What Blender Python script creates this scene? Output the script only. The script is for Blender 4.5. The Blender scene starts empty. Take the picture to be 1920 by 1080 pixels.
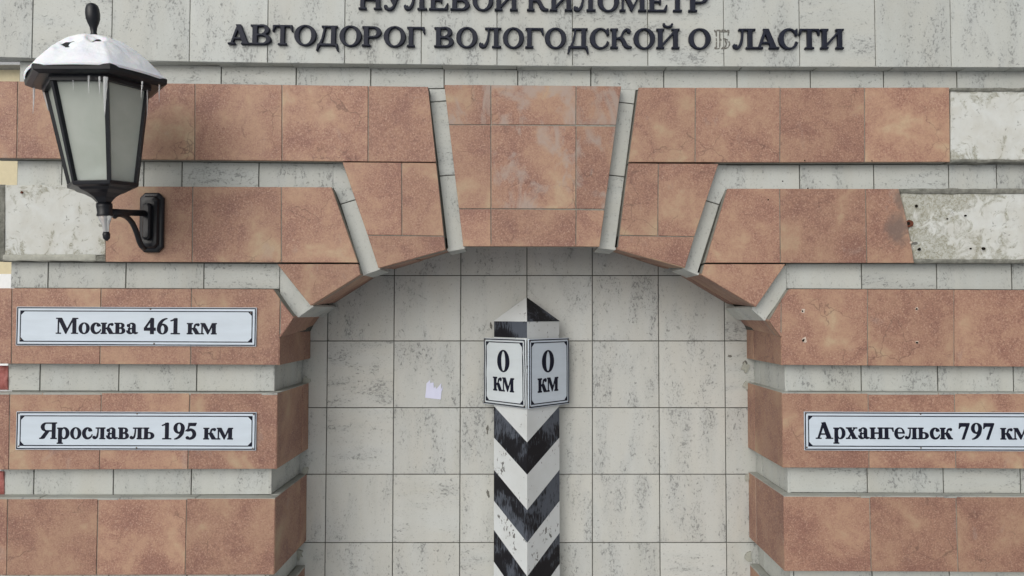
import bpy, bmesh, math, random
import numpy as np
from mathutils import Vector, Matrix, Euler, noise
from mathutils.geometry import tessellate_polygon

random.seed(7)
rad = math.radians
S = bpy.context.scene
COL = S.collection

# ------------------------------------------------------------------ camera, sky, sun, exposure
FPX = 1370.0                 # focal length in photo pixels (1920 wide)
DIST = 2.88                  # camera to the face of the red courses
EYE = 1.75
cam_d = bpy.data.cameras.new('camera')
cam = bpy.data.objects.new('camera', cam_d)
COL.objects.link(cam)
cam_d.sensor_width = 36.0
cam_d.lens = FPX / 1920 * 36.0
cam_d.clip_start = 0.05
cam_d.clip_end = 500
cam.location = (0, -DIST, EYE)
cam.rotation_euler = (rad(90) + math.atan(49 / FPX), 0, math.atan(8 / FPX))
S.camera = cam

w = bpy.data.worlds.new('World')
S.world = w
w.use_nodes = True
nt = w.node_tree
bg = nt.nodes['Background']
sky = nt.nodes.new('ShaderNodeTexSky')
sky.sky_type = 'NISHITA'
sky.sun_disc = False
SUN_EL, SUN_AZ = 28.0, 26.0          # from in front of the wall (camera side), a little to the left
sky.sun_elevation = rad(SUN_EL)
sky.sun_rotation = rad(180 + SUN_AZ)
sky.air_density = 1.0
sky.dust_density = 4.0
hs = nt.nodes.new('ShaderNodeHueSaturation')
hs.inputs['Saturation'].default_value = 0.30
nt.links.new(sky.outputs[0], hs.inputs['Color'])
nt.links.new(hs.outputs[0], bg.inputs['Color'])
bg.inputs['Strength'].default_value = 0.10

sd = bpy.data.lights.new('sun', 'SUN')
sun = bpy.data.objects.new('sun', sd)
COL.objects.link(sun)
sd.energy = 1.35
sd.angle = rad(85)
sd.color = (1.0, 0.985, 0.95)
sdir = Vector((-math.sin(rad(SUN_AZ)) * math.cos(rad(SUN_EL)), -math.cos(rad(SUN_AZ)) * math.cos(rad(SUN_EL)), math.sin(rad(SUN_EL))))
sun.rotation_euler = (-sdir).to_track_quat('-Z', 'Y').to_euler()
sun.location = sdir * 20

S.view_settings.view_transform = 'Standard'
S.view_settings.look = 'None'
S.view_settings.gamma = 1.0
S.view_settings.use_curve_mapping = False
S.view_settings.exposure = -0.10
S.render.engine = 'CYCLES'
S.render.resolution_x, S.render.resolution_y = 1024, 576

ROT = Euler((rad(90) + math.atan(49 / FPX), 0, math.atan(8 / FPX))).to_matrix()
CAMP = Vector((0, -DIST, EYE))


def W(px, py, y=0.0):
    """where the sight line through a photo pixel meets the vertical plane at depth y"""
    d = ROT @ Vector(((px - 960) / FPX, -(py - 540) / FPX, -1))
    return CAMP + d * ((y + DIST) / d.y)


# ------------------------------------------------------------------ naming helpers
def tag(o, label=None, cat=None, group=None, kind=None):
    if label: o['label'] = label
    if cat: o['category'] = cat
    if group: o['group'] = group
    if kind: o['kind'] = kind
    return o


def empty(name, loc=(0, 0, 0), label=None, cat=None, group=None):
    o = bpy.data.objects.new(name, None)
    o.empty_display_size = 0.05
    o.location = loc
    COL.objects.link(o)
    return tag(o, label, cat, group)


def link(name, me, mat, parent=None, loc=None):
    o = bpy.data.objects.new(name, me)
    COL.objects.link(o)
    if mat is not None:
        for m in (mat if isinstance(mat, (list, tuple)) else [mat]):
            me.materials.append(m)
    if loc is not None: o.location = loc
    if parent is not None:
        o.parent = parent
        # every parent here is unrotated and unscaled when its children are attached
        o.location = Vector(o.location) - world_loc(parent)
    return o


def world_loc(o):
    v = Vector(o.location)
    while o.parent is not None:
        o = o.parent
        v = v + Vector(o.location)
    return v


def mesh_from(verts, faces, name='mesh', smooth=False):
    me = bpy.data.meshes.new(name)
    me.from_pydata([tuple(v) for v in verts], [], faces)
    me.update()
    if smooth:
        for p in me.polygons: p.use_smooth = True
    return me


def bm_mesh(bm, name='mesh', smooth=False):
    bmesh.ops.recalc_face_normals(bm, faces=bm.faces)
    me = bpy.data.meshes.new(name)
    bm.to_mesh(me)
    bm.free()
    if smooth:
        for p in me.polygons: p.use_smooth = True
    return me


# ------------------------------------------------------------------ materials
def M(name):
    m = bpy.data.materials.new(name)
    m.use_nodes = True
    return m, m.node_tree, m.node_tree.nodes['Principled BSDF']


class G:
    """small node-graph helper"""
    def __init__(s, nt):
        s.nt = nt
    def n(s, t, **kw):
        nd = s.nt.nodes.new(t)
        for k, v in kw.items(): setattr(nd, k, v)
        return nd
    def l(s, a, b): s.nt.links.new(a, b)
    def noise(s, vec, scale, detail=4, rough=0.55, dist=0.0, w=None, lac=2.0):
        nd = s.n('ShaderNodeTexNoise')
        if w is not None:
            nd.noise_dimensions = '4D'
            s.l(w, nd.inputs['W'])
        nd.inputs['Scale'].default_value = scale
        nd.inputs['Detail'].default_value = detail
        nd.inputs['Roughness'].default_value = rough
        nd.inputs['Distortion'].default_value = dist
        nd.inputs['Lacunarity'].default_value = lac
        s.l(vec, nd.inputs['Vector'])
        return nd.outputs['Fac']
    def ramp(s, fac, stops, interp='LINEAR'):
        nd = s.n('ShaderNodeValToRGB')
        cr = nd.color_ramp
        cr.interpolation = interp
        while len(cr.elements) < len(stops): cr.elements.new(0.5)
        for e, (p, c) in zip(cr.elements, stops):
            e.position = p
            e.color = (c, c, c, 1) if isinstance(c, (int, float)) else (*c, 1)
        s.l(fac, nd.inputs['Fac'])
        return nd.outputs['Color']
    def mix(s, fac, a, b, mode='MIX'):
        nd = s.n('ShaderNodeMix', data_type='RGBA', blend_type=mode)
        for sock, v in ((nd.inputs['Factor'], fac), (nd.inputs[6], a), (nd.inputs[7], b)):
            if isinstance(v, (int, float)): sock.default_value = v
            elif isinstance(v, tuple): sock.default_value = (*v, 1)
            else: s.l(v, sock)
        return nd.outputs[2]
    def math(s, op, a, b=0.0, c=0.0):
        nd = s.n('ShaderNodeMath', operation=op)
        for i, v in enumerate((a, b, c)):
            if isinstance(v, (int, float)): nd.inputs[i].default_value = v
            else: s.l(v, nd.inputs[i])
        return nd.outputs[0]
    def mapping(s, vec, scale=(1, 1, 1), rot=(0, 0, 0), loc=(0, 0, 0)):
        nd = s.n('ShaderNodeMapping')
        nd.inputs['Scale'].default_value = scale
        nd.inputs['Rotation'].default_value = rot
        nd.inputs['Location'].default_value = loc
        s.l(vec, nd.inputs['Vector'])
        return nd.outputs[0]
    def bump(s, h, strength, dist, bsdf, normal=None):
        nd = s.n('ShaderNodeBump')
        nd.inputs['Strength'].default_value = strength
        nd.inputs['Distance'].default_value = dist
        s.l(h, nd.inputs['Height'])
        if normal is not None: s.l(normal, nd.inputs['Normal'])
        if bsdf is not None: s.l(nd.outputs[0], bsdf.inputs['Normal'])
        return nd.outputs[0]
    def coord(s):
        return s.n('ShaderNodeTexCoord').outputs['Object']
    def rnd(s, k=60.0):
        return s.math('MULTIPLY', s.n('ShaderNodeObjectInfo').outputs['Random'], k)


def red_material(name, grey=0.0, smudge=0.0):
    m, nt, b = M(name)
    g = G(nt)
    co = g.coord()
    r01 = g.n('ShaderNodeObjectInfo').outputs['Random']
    w_ = g.rnd()
    big = g.noise(co, 5.5, 3, 0.5, 0.6, w_)
    med = g.noise(co, 26, 4, 0.62, 0.5, w_)
    fine = g.noise(co, 75, 6, 0.78, 0.6, w_)
    warm = g.math('ADD', g.math('MULTIPLY', big, 0.85), g.math('MULTIPLY', med, 0.32))
    warm = g.math('ADD', warm, g.math('MULTIPLY', g.math('SUBTRACT', r01, 0.5), 0.08))
    c = g.ramp(warm, [(0.440, (0.272, 0.142, 0.105)), (0.560, (0.355, 0.202, 0.142)), (0.680, (0.398, 0.248, 0.168)), (0.78, (0.440, 0.322, 0.212))])
    calm = g.ramp(warm, [(0.54, 1.0), (0.70, 0.25)])
    fm = g.ramp(fine, [(0.38, 0.0), (0.50, 0.55), (0.60, 1.0)])
    c = g.mix(g.math('MULTIPLY', calm, g.math('MULTIPLY', 0.46, g.math('SUBTRACT', 1.0, fm))), c, (0.165, 0.078, 0.064))
    lt = g.ramp(g.noise(co, 105, 4, 0.75, 0.8, w_), [(0.55, 0.0), (0.66, 1.0)])
    c = g.mix(g.math('MULTIPLY', g.math('MULTIPLY', lt, calm), 0.36), c, (0.56, 0.40, 0.29))
    vf = g.noise(co, 170, 3, 0.7, 0.4, w_)
    c = g.mix(g.math('MULTIPLY', g.math('MULTIPLY', g.ramp(vf, [(0.36, 1.0), (0.50, 0.0)]), calm), 0.45), c, (0.130, 0.062, 0.052))
    c = g.mix(g.math('MULTIPLY', g.math('MULTIPLY', g.ramp(vf, [(0.54, 0.0), (0.66, 1.0)]), calm), 0.40), c, (0.60, 0.44, 0.33))
    # hairline cracks printed in the glaze
    vd = g.n('ShaderNodeTexVoronoi', feature='DISTANCE_TO_EDGE', voronoi_dimensions='4D')
    vd.inputs['Scale'].default_value = 6.0
    dn = g.n('ShaderNodeTexNoise')
    dn.inputs['Scale'].default_value = 11.0
    dn.inputs['Detail'].default_value = 4
    g.l(co, dn.inputs['Vector'])
    vm = g.n('ShaderNodeVectorMath', operation='MULTIPLY_ADD')
    g.l(dn.outputs['Color'], vm.inputs[0])
    vm.inputs[1].default_value = (0.12, 0.12, 0.12)
    g.l(co, vm.inputs[2])
    g.l(vm.outputs[0], vd.inputs['Vector'])
    g.l(w_, vd.inputs['W'])
    cr = g.ramp(vd.outputs['Distance'], [(0.0, 1.0), (0.012, 0.0)])
    cm = g.ramp(g.noise(co, 4, 2, 0.5, 0, g.math('ADD', w_, 9.0)), [(0.52, 0.0), (0.58, 1.0)])
    crk = g.math('MULTIPLY', cr, cm)
    c = g.mix(g.math('MULTIPLY', crk, 0.55), c, (0.10, 0.055, 0.045))
    # pale scuffs and bloom
    sc = g.ramp(g.noise(g.mapping(co, (1, 1, 0.6)), 9, 5, 0.6, 0.9, g.math('ADD', w_, 3.0)), [(0.63 - grey * 0.13, 0.0), (0.70 - grey * 0.10, 1.0)])
    c = g.mix(g.math('MULTIPLY', sc, 0.28 + grey * 0.5), c, (0.36, 0.29, 0.25))
    if smudge:
        def spot(cx_, cz_, rx_, rz_):
            mp_ = g.mapping(co, (1 / rx_, 0, 1 / rz_), (0, 0, 0), (-cx_ / rx_, 0, -cz_ / rz_))
            ln_ = g.n('ShaderNodeVectorMath', operation='LENGTH')
            g.l(mp_, ln_.inputs[0])
            d_ = g.math('ADD', ln_.outputs['Value'], g.math('MULTIPLY', g.math('SUBTRACT', med, 0.5), 1.6))
            return g.ramp(d_, [(0.40, 1.0), (1.15, 0.0)])
        sm = g.math('MAXIMUM', spot(0.012, 0.095, 0.028, 0.065), spot(0.002, -0.025, 0.060, 0.085))
        c = g.mix(g.math('MULTIPLY', sm, smudge), c, (0.15, 0.115, 0.10))
    tone = g.math('ADD', 0.90, g.math('MULTIPLY', g.math('FRACT', g.math('MULTIPLY', r01, 7.31)), 0.20))
    cc = g.n('ShaderNodeCombineColor')
    for i in range(3): g.l(tone, cc.inputs[i])
    c = g.mix(1.0, c, cc.outputs[0], 'MULTIPLY')
    g.l(c, b.inputs['Base Color'])
    g.l(g.ramp(med, [(0.3, 0.50), (0.7, 0.66)]), b.inputs['Roughness'])
    b.inputs['Specular IOR Level'].default_value = 0.35
    h = g.math('SUBTRACT', g.math('ADD', g.math('MULTIPLY', fine, 0.6), g.math('MULTIPLY', med, 0.6)), crk)
    g.bump(h, 0.35, 0.0012, b)
    return m


def white_material(name, base=(0.492, 0.518, 0.497), tint=(0.475, 0.482, 0.442), pits=1.0):
    m, nt, b = M(name)
    g = G(nt)
    co = g.coord()
    r01 = g.n('ShaderNodeObjectInfo').outputs['Random']
    w_ = g.rnd()
    sw = g.math('GREATER_THAN', g.math('FRACT', g.math('MULTIPLY', r01, 5.77)), 0.74)
    ver = g.mapping(co, (1, 1, 0.30))
    hor = g.mapping(co, (0.30, 0.6, 1))
    st = g.mix(sw, ver, hor)
    ver2 = g.mapping(co, (1, 1, 0.62))
    hor2 = g.mapping(co, (0.6, 0.8, 1))
    st2 = g.mix(sw, ver2, hor2)
    cloud = g.noise(st, 7, 4, 0.55, 0.2, w_)
    c = g.mix(g.ramp(cloud, [(0.35, 0.0), (0.68, 1.0)]), base, tint)
    streak = g.noise(st, 13, 3, 0.55, 0.3, g.math('ADD', w_, 5.0))
    clus = g.ramp(streak, [(0.45, 0.0), (0.64, 1.0)])
    blue = g.math('MULTIPLY', clus, 0.30)
    c = g.mix(blue, c, (0.33, 0.355, 0.365))
    fine = g.noise(st2, 92, 4, 0.70, 0.6, w_)
    amt = g.math('FRACT', g.math('MULTIPLY', r01, 11.3))
    th = g.math('SUBTRACT', g.math('SUBTRACT', 0.656, g.math('MULTIPLY', amt, 0.028)), g.math('MULTIPLY', clus, 0.100))
    d = g.math('SUBTRACT', fine, th)
    pit = g.math('MINIMUM', g.math('MAXIMUM', g.math('MULTIPLY', d, 26.0), 0.0), 1.0)
    c = g.mix(g.math('MULTIPLY', pit, 0.58 * pits), c, (0.125, 0.13, 0.13))
    tiny = g.noise(st2, 140, 3, 0.65, 0.4, g.math('ADD', w_, 21.0))
    pit2 = g.ramp(g.math('ADD', tiny, g.math('MULTIPLY', clus, 0.07)), [(0.612, 0.0), (0.66, 1.0)])
    c = g.mix(g.math('MULTIPLY', pit2, 0.40 * pits), c, (0.15, 0.155, 0.15))
    grain = g.noise(co, 240, 3, 0.7, 0, w_)
    c = g.mix(0.10, c, g.ramp(grain, [(0.3, (0.3, 0.3, 0.29)), (0.7, (0.75, 0.75, 0.71))]))
    # rain grime that has run down in faint broad bands
    gr = g.ramp(g.noise(g.mapping(co, (1, 1, 0.12)), 9, 3, 0.5, 0, g.math('ADD', w_, 12.0)), [(0.5, 0.0), (0.75, 1.0)])
    c = g.mix(g.math('MULTIPLY', gr, 0.22), c, (0.33, 0.34, 0.30))
    tone = g.math('ADD', 0.94, g.math('MULTIPLY', g.math('FRACT', g.math('MULTIPLY', r01, 3.37)), 0.09))
    cc = g.n('ShaderNodeCombineColor')
    for i in range(3): g.l(tone, cc.inputs[i])
    c = g.mix(1.0, c, cc.outputs[0], 'MULTIPLY')
    g.l(c, b.inputs['Base Color'])
    b.inputs['Roughness'].default_value = 0.55
    b.inputs['Specular IOR Level'].default_value = 0.35
    g.bump(g.math('SUBTRACT', g.math('MULTIPLY', grain, 0.15), pit), 0.6, 0.0016, b)
    return m


def mortar_material(name, c0, c1, scale=60, bump=0.5):
    m, nt, b = M(name)
    g = G(nt)
    co = g.coord()
    n = g.noise(co, scale, 6, 0.7, 0.3)
    n2 = g.noise(co, 4, 3, 0.5)
    c = g.mix(g.ramp(n, [(0.3, 0.0), (0.7, 1.0)]), c0, c1)
    c = g.mix(g.math('MULTIPLY', g.ramp(n2, [(0.4, 0.0), (0.7, 1.0)]), 0.5), c, tuple(x * 0.65 for x in c0))
    g.l(c, b.inputs['Base Color'])
    b.inputs['Roughness'].default_value = 0.95
    g.bump(n, bump, 0.003, b)
    return m


def plaster_material(name, lichen=0.3):
    m, nt, b = M(name)
    g = G(nt)
    co = g.coord()
    n = g.noise(co, 9, 5, 0.6, 0.4)
    c = g.mix(g.ramp(n, [(0.35, 0.0), (0.68, 1.0)]), (0.60, 0.62, 0.60), (0.52, 0.52, 0.475))
    # lichen and dirt thick near the broken tile (low x) and along the top edge
    sx = g.n('ShaderNodeSeparateXYZ')
    g.l(co, sx.inputs[0])
    edge = g.math('ADD', g.math('MULTIPLY', g.math('ABSOLUTE', sx.outputs['Z']), 2.1), g.math('MULTIPLY', sx.outputs['X'], -0.7 * lichen))
    ln = g.math('ADD', g.noise(co, 16, 7, 0.72, 1.2), g.math('MULTIPLY', edge, 0.62))
    lm = g.ramp(ln, [(0.66 - lichen * 0.10, 0.0), (0.73 - lichen * 0.07, 1.0)])
    speck = g.ramp(g.noise(co, 75, 6, 0.8, 1.2), [(0.46, 0.0), (0.56, 1.0)])
    c = g.mix(g.math('MULTIPLY', lm, g.math('ADD', 0.34, g.math('MULTIPLY', speck, 0.42))), c, (0.20, 0.19, 0.12))
    dk = g.ramp(g.noise(g.mapping(co, (0.7, 1, 1)), 50, 4, 0.70, 1.0), [(0.635, 0.0), (0.68, 1.0)])
    c = g.mix(g.math('MULTIPLY', dk, 0.65), c, (0.16, 0.155, 0.13))
    g.l(c, b.inputs['Base Color'])
    b.inputs['Roughness'].default_value = 0.9
    h = g.math('SUBTRACT', g.noise(co, 45, 8, 0.75, 0.5), g.math('ADD', g.math('MULTIPLY', dk, 0.5), g.math('MULTIPLY', lm, 0.25)))
    g.bump(h, 0.5, 0.004, b)
    return m


def plain(name, col, rough=0.5, spec=0.5, metal=0.0, vary=0.12, scale=30, bump=0.0):
    m, nt, b = M(name)
    g = G(nt)
    co = g.coord()
    n = g.noise(co, scale, 4, 0.6)
    c = g.mix(g.ramp(n, [(0.3, 0.0), (0.7, 1.0)]), tuple(x * (1 - vary) for x in col), tuple(min(1, x * (1 + vary)) for x in col))
    g.l(c, b.inputs['Base Color'])
    b.inputs['Roughness'].default_value = rough
    b.inputs['Specular IOR Level'].default_value = spec
    b.inputs['Metallic'].default_value = metal
    if bump: g.bump(n, bump, 0.002, b)
    return m


def white_paint_material():
    m, nt, b = M('chipped_white_paint')
    g = G(nt)
    co = g.coord()
    clus = g.noise(co, 7, 2, 0.5)
    fine = g.noise(g.mapping(co, (1, 1, 0.7)), 62, 4, 0.65, 0.6)
    d = g.math('SUBTRACT', fine, g.math('SUBTRACT', 0.668, g.math('MULTIPLY', g.ramp(clus, [(0.50, 0.0), (0.68, 1.0)]), 0.115)))
    chip = g.math('MINIMUM', g.math('MAXIMUM', g.math('MULTIPLY', d, 40.0), 0.0), 1.0)
    base = g.mix(g.ramp(g.noise(co, 5, 4, 0.6), [(0.4, 0.0), (0.7, 1.0)]), (0.60, 0.635, 0.645), (0.535, 0.56, 0.56))
    g.l(g.mix(g.math('MULTIPLY', chip, 0.9), base, (0.07, 0.065, 0.06)), b.inputs['Base Color'])
    b.inputs['Roughness'].default_value = 0.45
    g.bump(g.math('SUBTRACT', 1.0, chip), 0.5, 0.001, b)
    return m


def black_paint_material():
    m, nt, b = M('scuffed_black_paint')
    g = G(nt)
    co = g.coord()
    s1 = g.noise(g.mapping(co, (1, 1, 0.9), (0, rad(40), 0)), 6, 3, 0.6, 0.4)
    s2 = g.noise(g.mapping(co, (3.5, 3.5, 0.6), (0, rad(38), 0)), 42, 6, 0.75, 0.5)
    k = g.math('ADD', g.math('MULTIPLY', s1, 0.75), g.math('MULTIPLY', s2, 0.55))
    mk = g.ramp(k, [(0.63, 0.0), (0.69, 1.0)])
    c = g.mix(g.math('MULTIPLY', mk, 0.85), (0.008, 0.008, 0.011), (0.090, 0.104, 0.130))
    g.l(c, b.inputs['Base Color'])
    b.inputs['Roughness'].default_value = 0.5
    b.inputs['Specular IOR Level'].default_value = 0.25
    g.bump(s2, 0.3, 0.001, b)
    return m


def sign_white_material(name, col=(0.575, 0.655, 0.735)):
    m, nt, b = M(name)
    g = G(nt)
    co = g.coord()
    n = g.noise(g.mapping(co, (0.6, 1, 3.0)), 8, 4, 0.6, 0.3)
    c = g.mix(g.ramp(n, [(0.35, 0.0), (0.7, 1.0)]), col, tuple(x * 0.90 for x in col))
    sc = g.ramp(g.noise(co, 60, 5, 0.75, 1.0), [(0.70, 0.0), (0.74, 1.0)])
    c = g.mix(g.math('MULTIPLY', sc, 0.35), c, (0.30, 0.31, 0.30))
    # honeycomb weave of the reflective film
    v = g.n('ShaderNodeTexVoronoi', feature='DISTANCE_TO_EDGE')
    v.inputs['Scale'].default_value = 210
    v.inputs['Randomness'].default_value = 0.12
    g.l(co, v.inputs['Vector'])
    c = g.mix(g.math('MULTIPLY', g.ramp(v.outputs['Distance'], [(0.0, 1.0), (0.12, 0.0)]), 0.10), c, (0.42, 0.46, 0.5))
    g.l(c, b.inputs['Base Color'])
    b.inputs['Roughness'].default_value = 0.38
    g.bump(g.noise(co, 7, 2, 0.5), 0.15, 0.004, b)
    return m


def snow_material():
    m, nt, b = M('snow')
    g = G(nt)
    co = g.coord()
    n = g.noise(co, 60, 6, 0.7)
    c = g.mix(g.ramp(g.noise(co, 14, 4, 0.6), [(0.4, 0.0), (0.8, 1.0)]), (0.90, 0.93, 0.98), (0.76, 0.80, 0.88))
    g.l(c, b.inputs['Base Color'])
    b.inputs['Roughness'].default_value = 0.7
    b.inputs['Subsurface Weight'].default_value = 0.3
    b.inputs['Subsurface Scale'].default_value = 0.01
    g.bump(n, 0.6, 0.004, b)
    return m


def frosted_glass_material():
    m, nt, b = M('frosted_glass')
    g = G(nt)
    co = g.coord()
    n = g.noise(co, 9, 4, 0.6, 0.3, g.rnd())
    c = g.mix(g.ramp(n, [(0.35, 0.0), (0.7, 1.0)]), (0.66, 0.71, 0.65), (0.76, 0.80, 0.75))
    g.l(c, b.inputs['Base Color'])
    b.inputs['Roughness'].default_value = 0.22
    tr = g.n('ShaderNodeBsdfTranslucent')
    g.l(c, tr.inputs['Color'])
    tp = g.n('ShaderNodeBsdfTransparent')
    m1 = g.n('ShaderNodeMixShader'); m1.inputs[0].default_value = 0.35
    g.l(b.outputs[0], m1.inputs[1]); g.l(tr.outputs[0], m1.inputs[2])
    m2 = g.n('ShaderNodeMixShader'); m2.inputs[0].default_value = 0.30
    g.l(m1.outputs[0], m2.inputs[1]); g.l(tp.outputs[0], m2.inputs[2])
    g.l(m2.outputs[0], nt.nodes['Material Output'].inputs['Surface'])
    g.bump(g.noise(co, 40, 3, 0.6), 0.15, 0.002, b)
    return m


def ice_material():
    m, nt, b = M('ice')
    g = G(nt)
    co = g.coord()
    b.inputs['Base Color'].default_value = (0.93, 0.95, 0.96, 1)
    b.inputs['Roughness'].default_value = 0.08
    b.inputs['Transmission Weight'].default_value = 0.62
    b.inputs['IOR'].default_value = 1.31
    g.bump(g.noise(g.mapping(co, (1, 1, 0.5)), 90, 2, 0.5), 0.4, 0.003, b)
    return m


RED = red_material('terracotta_tile')
RED_WORN = red_material('worn_terracotta_tile', grey=1.0)
RED_BROKEN = red_material('smudged_terracotta_tile', smudge=0.75)
WHITE = white_material('pitted_white_tile')
NICHE = white_material('pitted_grey_tile', base=(0.510, 0.528, 0.508), tint=(0.500, 0.500, 0.458))
LEDGE_TONED = white_material('ledge_tile_toned_for_skylight', base=(0.36, 0.375, 0.345), tint=(0.30, 0.30, 0.26))  # white tile darkened in colour to offset the skylight on the ledge tops
MORTAR = mortar_material('grey_mortar', (0.055, 0.055, 0.048), (0.11, 0.11, 0.095))
MID_MORTAR = mortar_material('cornice_mortar', (0.12, 0.12, 0.105), (0.20, 0.20, 0.175))
STONE_MORTAR = mortar_material('pale_edge_mortar', (0.20, 0.20, 0.175), (0.40, 0.39, 0.34))
LIGHT_MORTAR = mortar_material('pale_mortar', (0.33, 0.335, 0.295), (0.46, 0.46, 0.40))
RUBBLE = mortar_material('rough_cement', (0.09, 0.092, 0.075), (0.30, 0.30, 0.265), 35, 1.0)
PLASTER = plaster_material('bare_white_plaster', 0.15)
PLASTER_LICHEN = plaster_material('lichened_white_plaster', 1.0)
LETTER = plain('dark_navy_letter_plastic', (0.012, 0.015, 0.028), 0.5, 0.2, 0, 0.25, 60)
INK = plain('navy_print', (0.008, 0.009, 0.020), 0.5, 0.15, 0, 0.1)
SIGNW = sign_white_material('reflective_white_film')
SIGNW2 = sign_white_material('weathered_reflective_film', (0.60, 0.66, 0.69))
OLDSNOW = plain('trodden_snow', (0.68, 0.70, 0.74), 0.8, 0.3, 0, 0.12, 3, 0.5)
PAVING = plain('bounce_paving', (0.50, 0.51, 0.53), 0.6, 0.4, 0, 0.3, 5, 0.4)  # paleness set for the light it throws up into the niche
BLACKMETAL = plain('black_lamp_metal', (0.009, 0.010, 0.014), 0.34, 0.4, 0.0, 0.35, 40, 0.25)
SNOW = snow_material()
GLASS = frosted_glass_material()
ICE = ice_material()
WPAINT = white_paint_material()
BPAINT = black_paint_material()
PAPER = plain('white_paper', (0.64, 0.66, 0.82), 0.8, 0.2, 0, 0.03)
BRICKRED = mortar_material('red_painted_brick', (0.27, 0.075, 0.065), (0.45, 0.19, 0.17), 40, 1.0)
SCREW = plain('rusty_screw', (0.16, 0.13, 0.11), 0.5, 0.5, 0.4, 0.5, 200)
HOLE = plain('dark_hole', (0.015, 0.012, 0.010), 0.9, 0.1)
CHIP = plain('bare_tile_body', (0.55, 0.47, 0.40), 0.9, 0.2, 0, 0.3, 120, 0.6)
RUST = plain('rusty_iron', (0.13, 0.045, 0.028), 0.85, 0.2, 0.2, 0.5, 150, 0.8)
GLUE = plain('old_glue', (0.16, 0.155, 0.14), 0.9, 0.2, 0, 0.5, 150, 0.5)
YELLOW = plain('yellow_stucco', (0.60, 0.53, 0.36), 0.9, 0.2, 0, 0.05, 8, 0.2)
TRIM = plain('white_stucco', (0.75, 0.76, 0.76), 0.85, 0.2, 0, 0.04, 8)
PANE = plain('dark_window_glass', (0.05, 0.06, 0.07), 0.08, 0.6, 0, 0.2)
ROOF = plain('grey_sheet_roof', (0.25, 0.26, 0.27), 0.5, 0.4, 0.3, 0.1)


# ------------------------------------------------------------------ tiles
def inset2d(P, d):
    """move every edge of a 2D polygon inwards by d (P counter-clockwise)"""
    n = len(P)
    out = []
    for i in range(n):
        a, b, c = P[i - 1], P[i], P[(i + 1) % n]
        e1 = (b - a).normalized(); e2 = (c - b).normalized()
        n1 = Vector((-e1.y, e1.x)); n2 = Vector((-e2.y, e2.x))
        k = 1 + n1.dot(n2)
        m = (n1 + n2) / max(k, 0.25)
        out.append(b + m * d)
    return out


def tile(pts, nrm, name, mat, parent, gap=0.0032, thick=0.012, bev=0.0012, jit=0.0007, label=None):
    """a slab whose outer face has the corners pts and looks along nrm"""
    nrm = Vector(nrm).normalized()
    pts = [Vector(p) for p in pts]
    c = sum(pts, Vector()) / len(pts)
    u = (pts[1] - pts[0]).normalized()
    u = (u - nrm * u.dot(nrm)).normalized()
    v = nrm.cross(u)
    P = [Vector(((p - c).dot(u), (p - c).dot(v))) for p in pts]
    area = sum(P[i - 1].x * P[i].y - P[i].x * P[i - 1].y for i in range(len(P)))
    if area < 0: P.reverse()
    A = inset2d(P, gap / 2)
    B = inset2d(P, gap / 2 + bev)
    j = random.uniform(-jit, jit)
    tx, ty = random.uniform(-jit, jit) * 3, random.uniform(-jit, jit) * 3
    def to3(p, h): return u * p.x + v * p.y + nrm * (h + j + p.x * tx + p.y * ty)
    n = len(P)
    verts = [to3(p, 0) for p in B] + [to3(p, -bev) for p in A] + [to3(p, -thick) for p in A]
    faces = [list(range(n)), list(range(3 * n - 1, 2 * n - 1, -1))]
    for i in range(n):
        k = (i + 1) % n
        faces.append([n + i, n + k, k, i])
        faces.append([2 * n + i, 2 * n + k, n + k, n + i])
    o = link(name, mesh_from(verts, faces, name), mat, parent, c)
    if label: o['label'] = label
    return o


def prism(poly_xz, y0, y1, name, mat, parent):
    """solid with outline poly (x,z) from depth y0 back to y1"""
    P = [Vector((p[0], p[1])) for p in poly_xz]
    a = sum(P[i - 1].x * P[i].y - P[i].x * P[i - 1].y for i in range(len(P)))
    if a < 0: P.reverse()
    c = Vector((sum(p.x for p in P) / len(P), y0, sum(p.y for p in P) / len(P)))
    n = len(P)
    V = [Vector((p.x, y0, p.y)) - c for p in P] + [Vector((p.x, y1, p.y)) - c for p in P]
    tris = tessellate_polygon([[Vector((p.x, p.y, 0)) for p in P]])
    F = []
    for t in tris:
        A, B, C = P[t[0]], P[t[1]], P[t[2]]
        ccw = (B - A).cross(C - A) > 0
        t = t if ccw else (t[0], t[2], t[1])
        F.append(list(t))
        F.append([n + t[2], n + t[1], n + t[0]])
    for i in range(n):
        k = (i + 1) % n
        F.append([i, n + i, n + k, k])
    me = mesh_from(V, F, name)
    bm = bmesh.new(); bm.from_mesh(me)
    bmesh.ops.recalc_face_normals(bm, faces=bm.faces)
    bm.to_mesh(me); bm.free()
    return link(name, me, mat, parent, c)


def xz(p): return (p.x, p.z)
FRONT = (0, -1, 0)
YB, YN = 0.05, 0.432          # depth of the white bands, depth of the niche wall
def pf(x, y): return W(x, y, 0.0)
def pb(x, y): return W(x, y, YB)
def flat(p, y):               # same x,z at another depth
    return Vector((p.x, y, p.z))


wall = empty('monument_wall', (0, 0.4, 0),
             'tiled monument wall with an arched niche between red courses and white bands', 'monument')


def lerp_line(L, x):
    for a, b in zip(L, L[1:]):
        if x <= b[0] or b is L[-1]:
            t = (x - a[0]) / (b[0] - a[0])
            return a[1] + (b[1] - a[1]) * t


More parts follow.
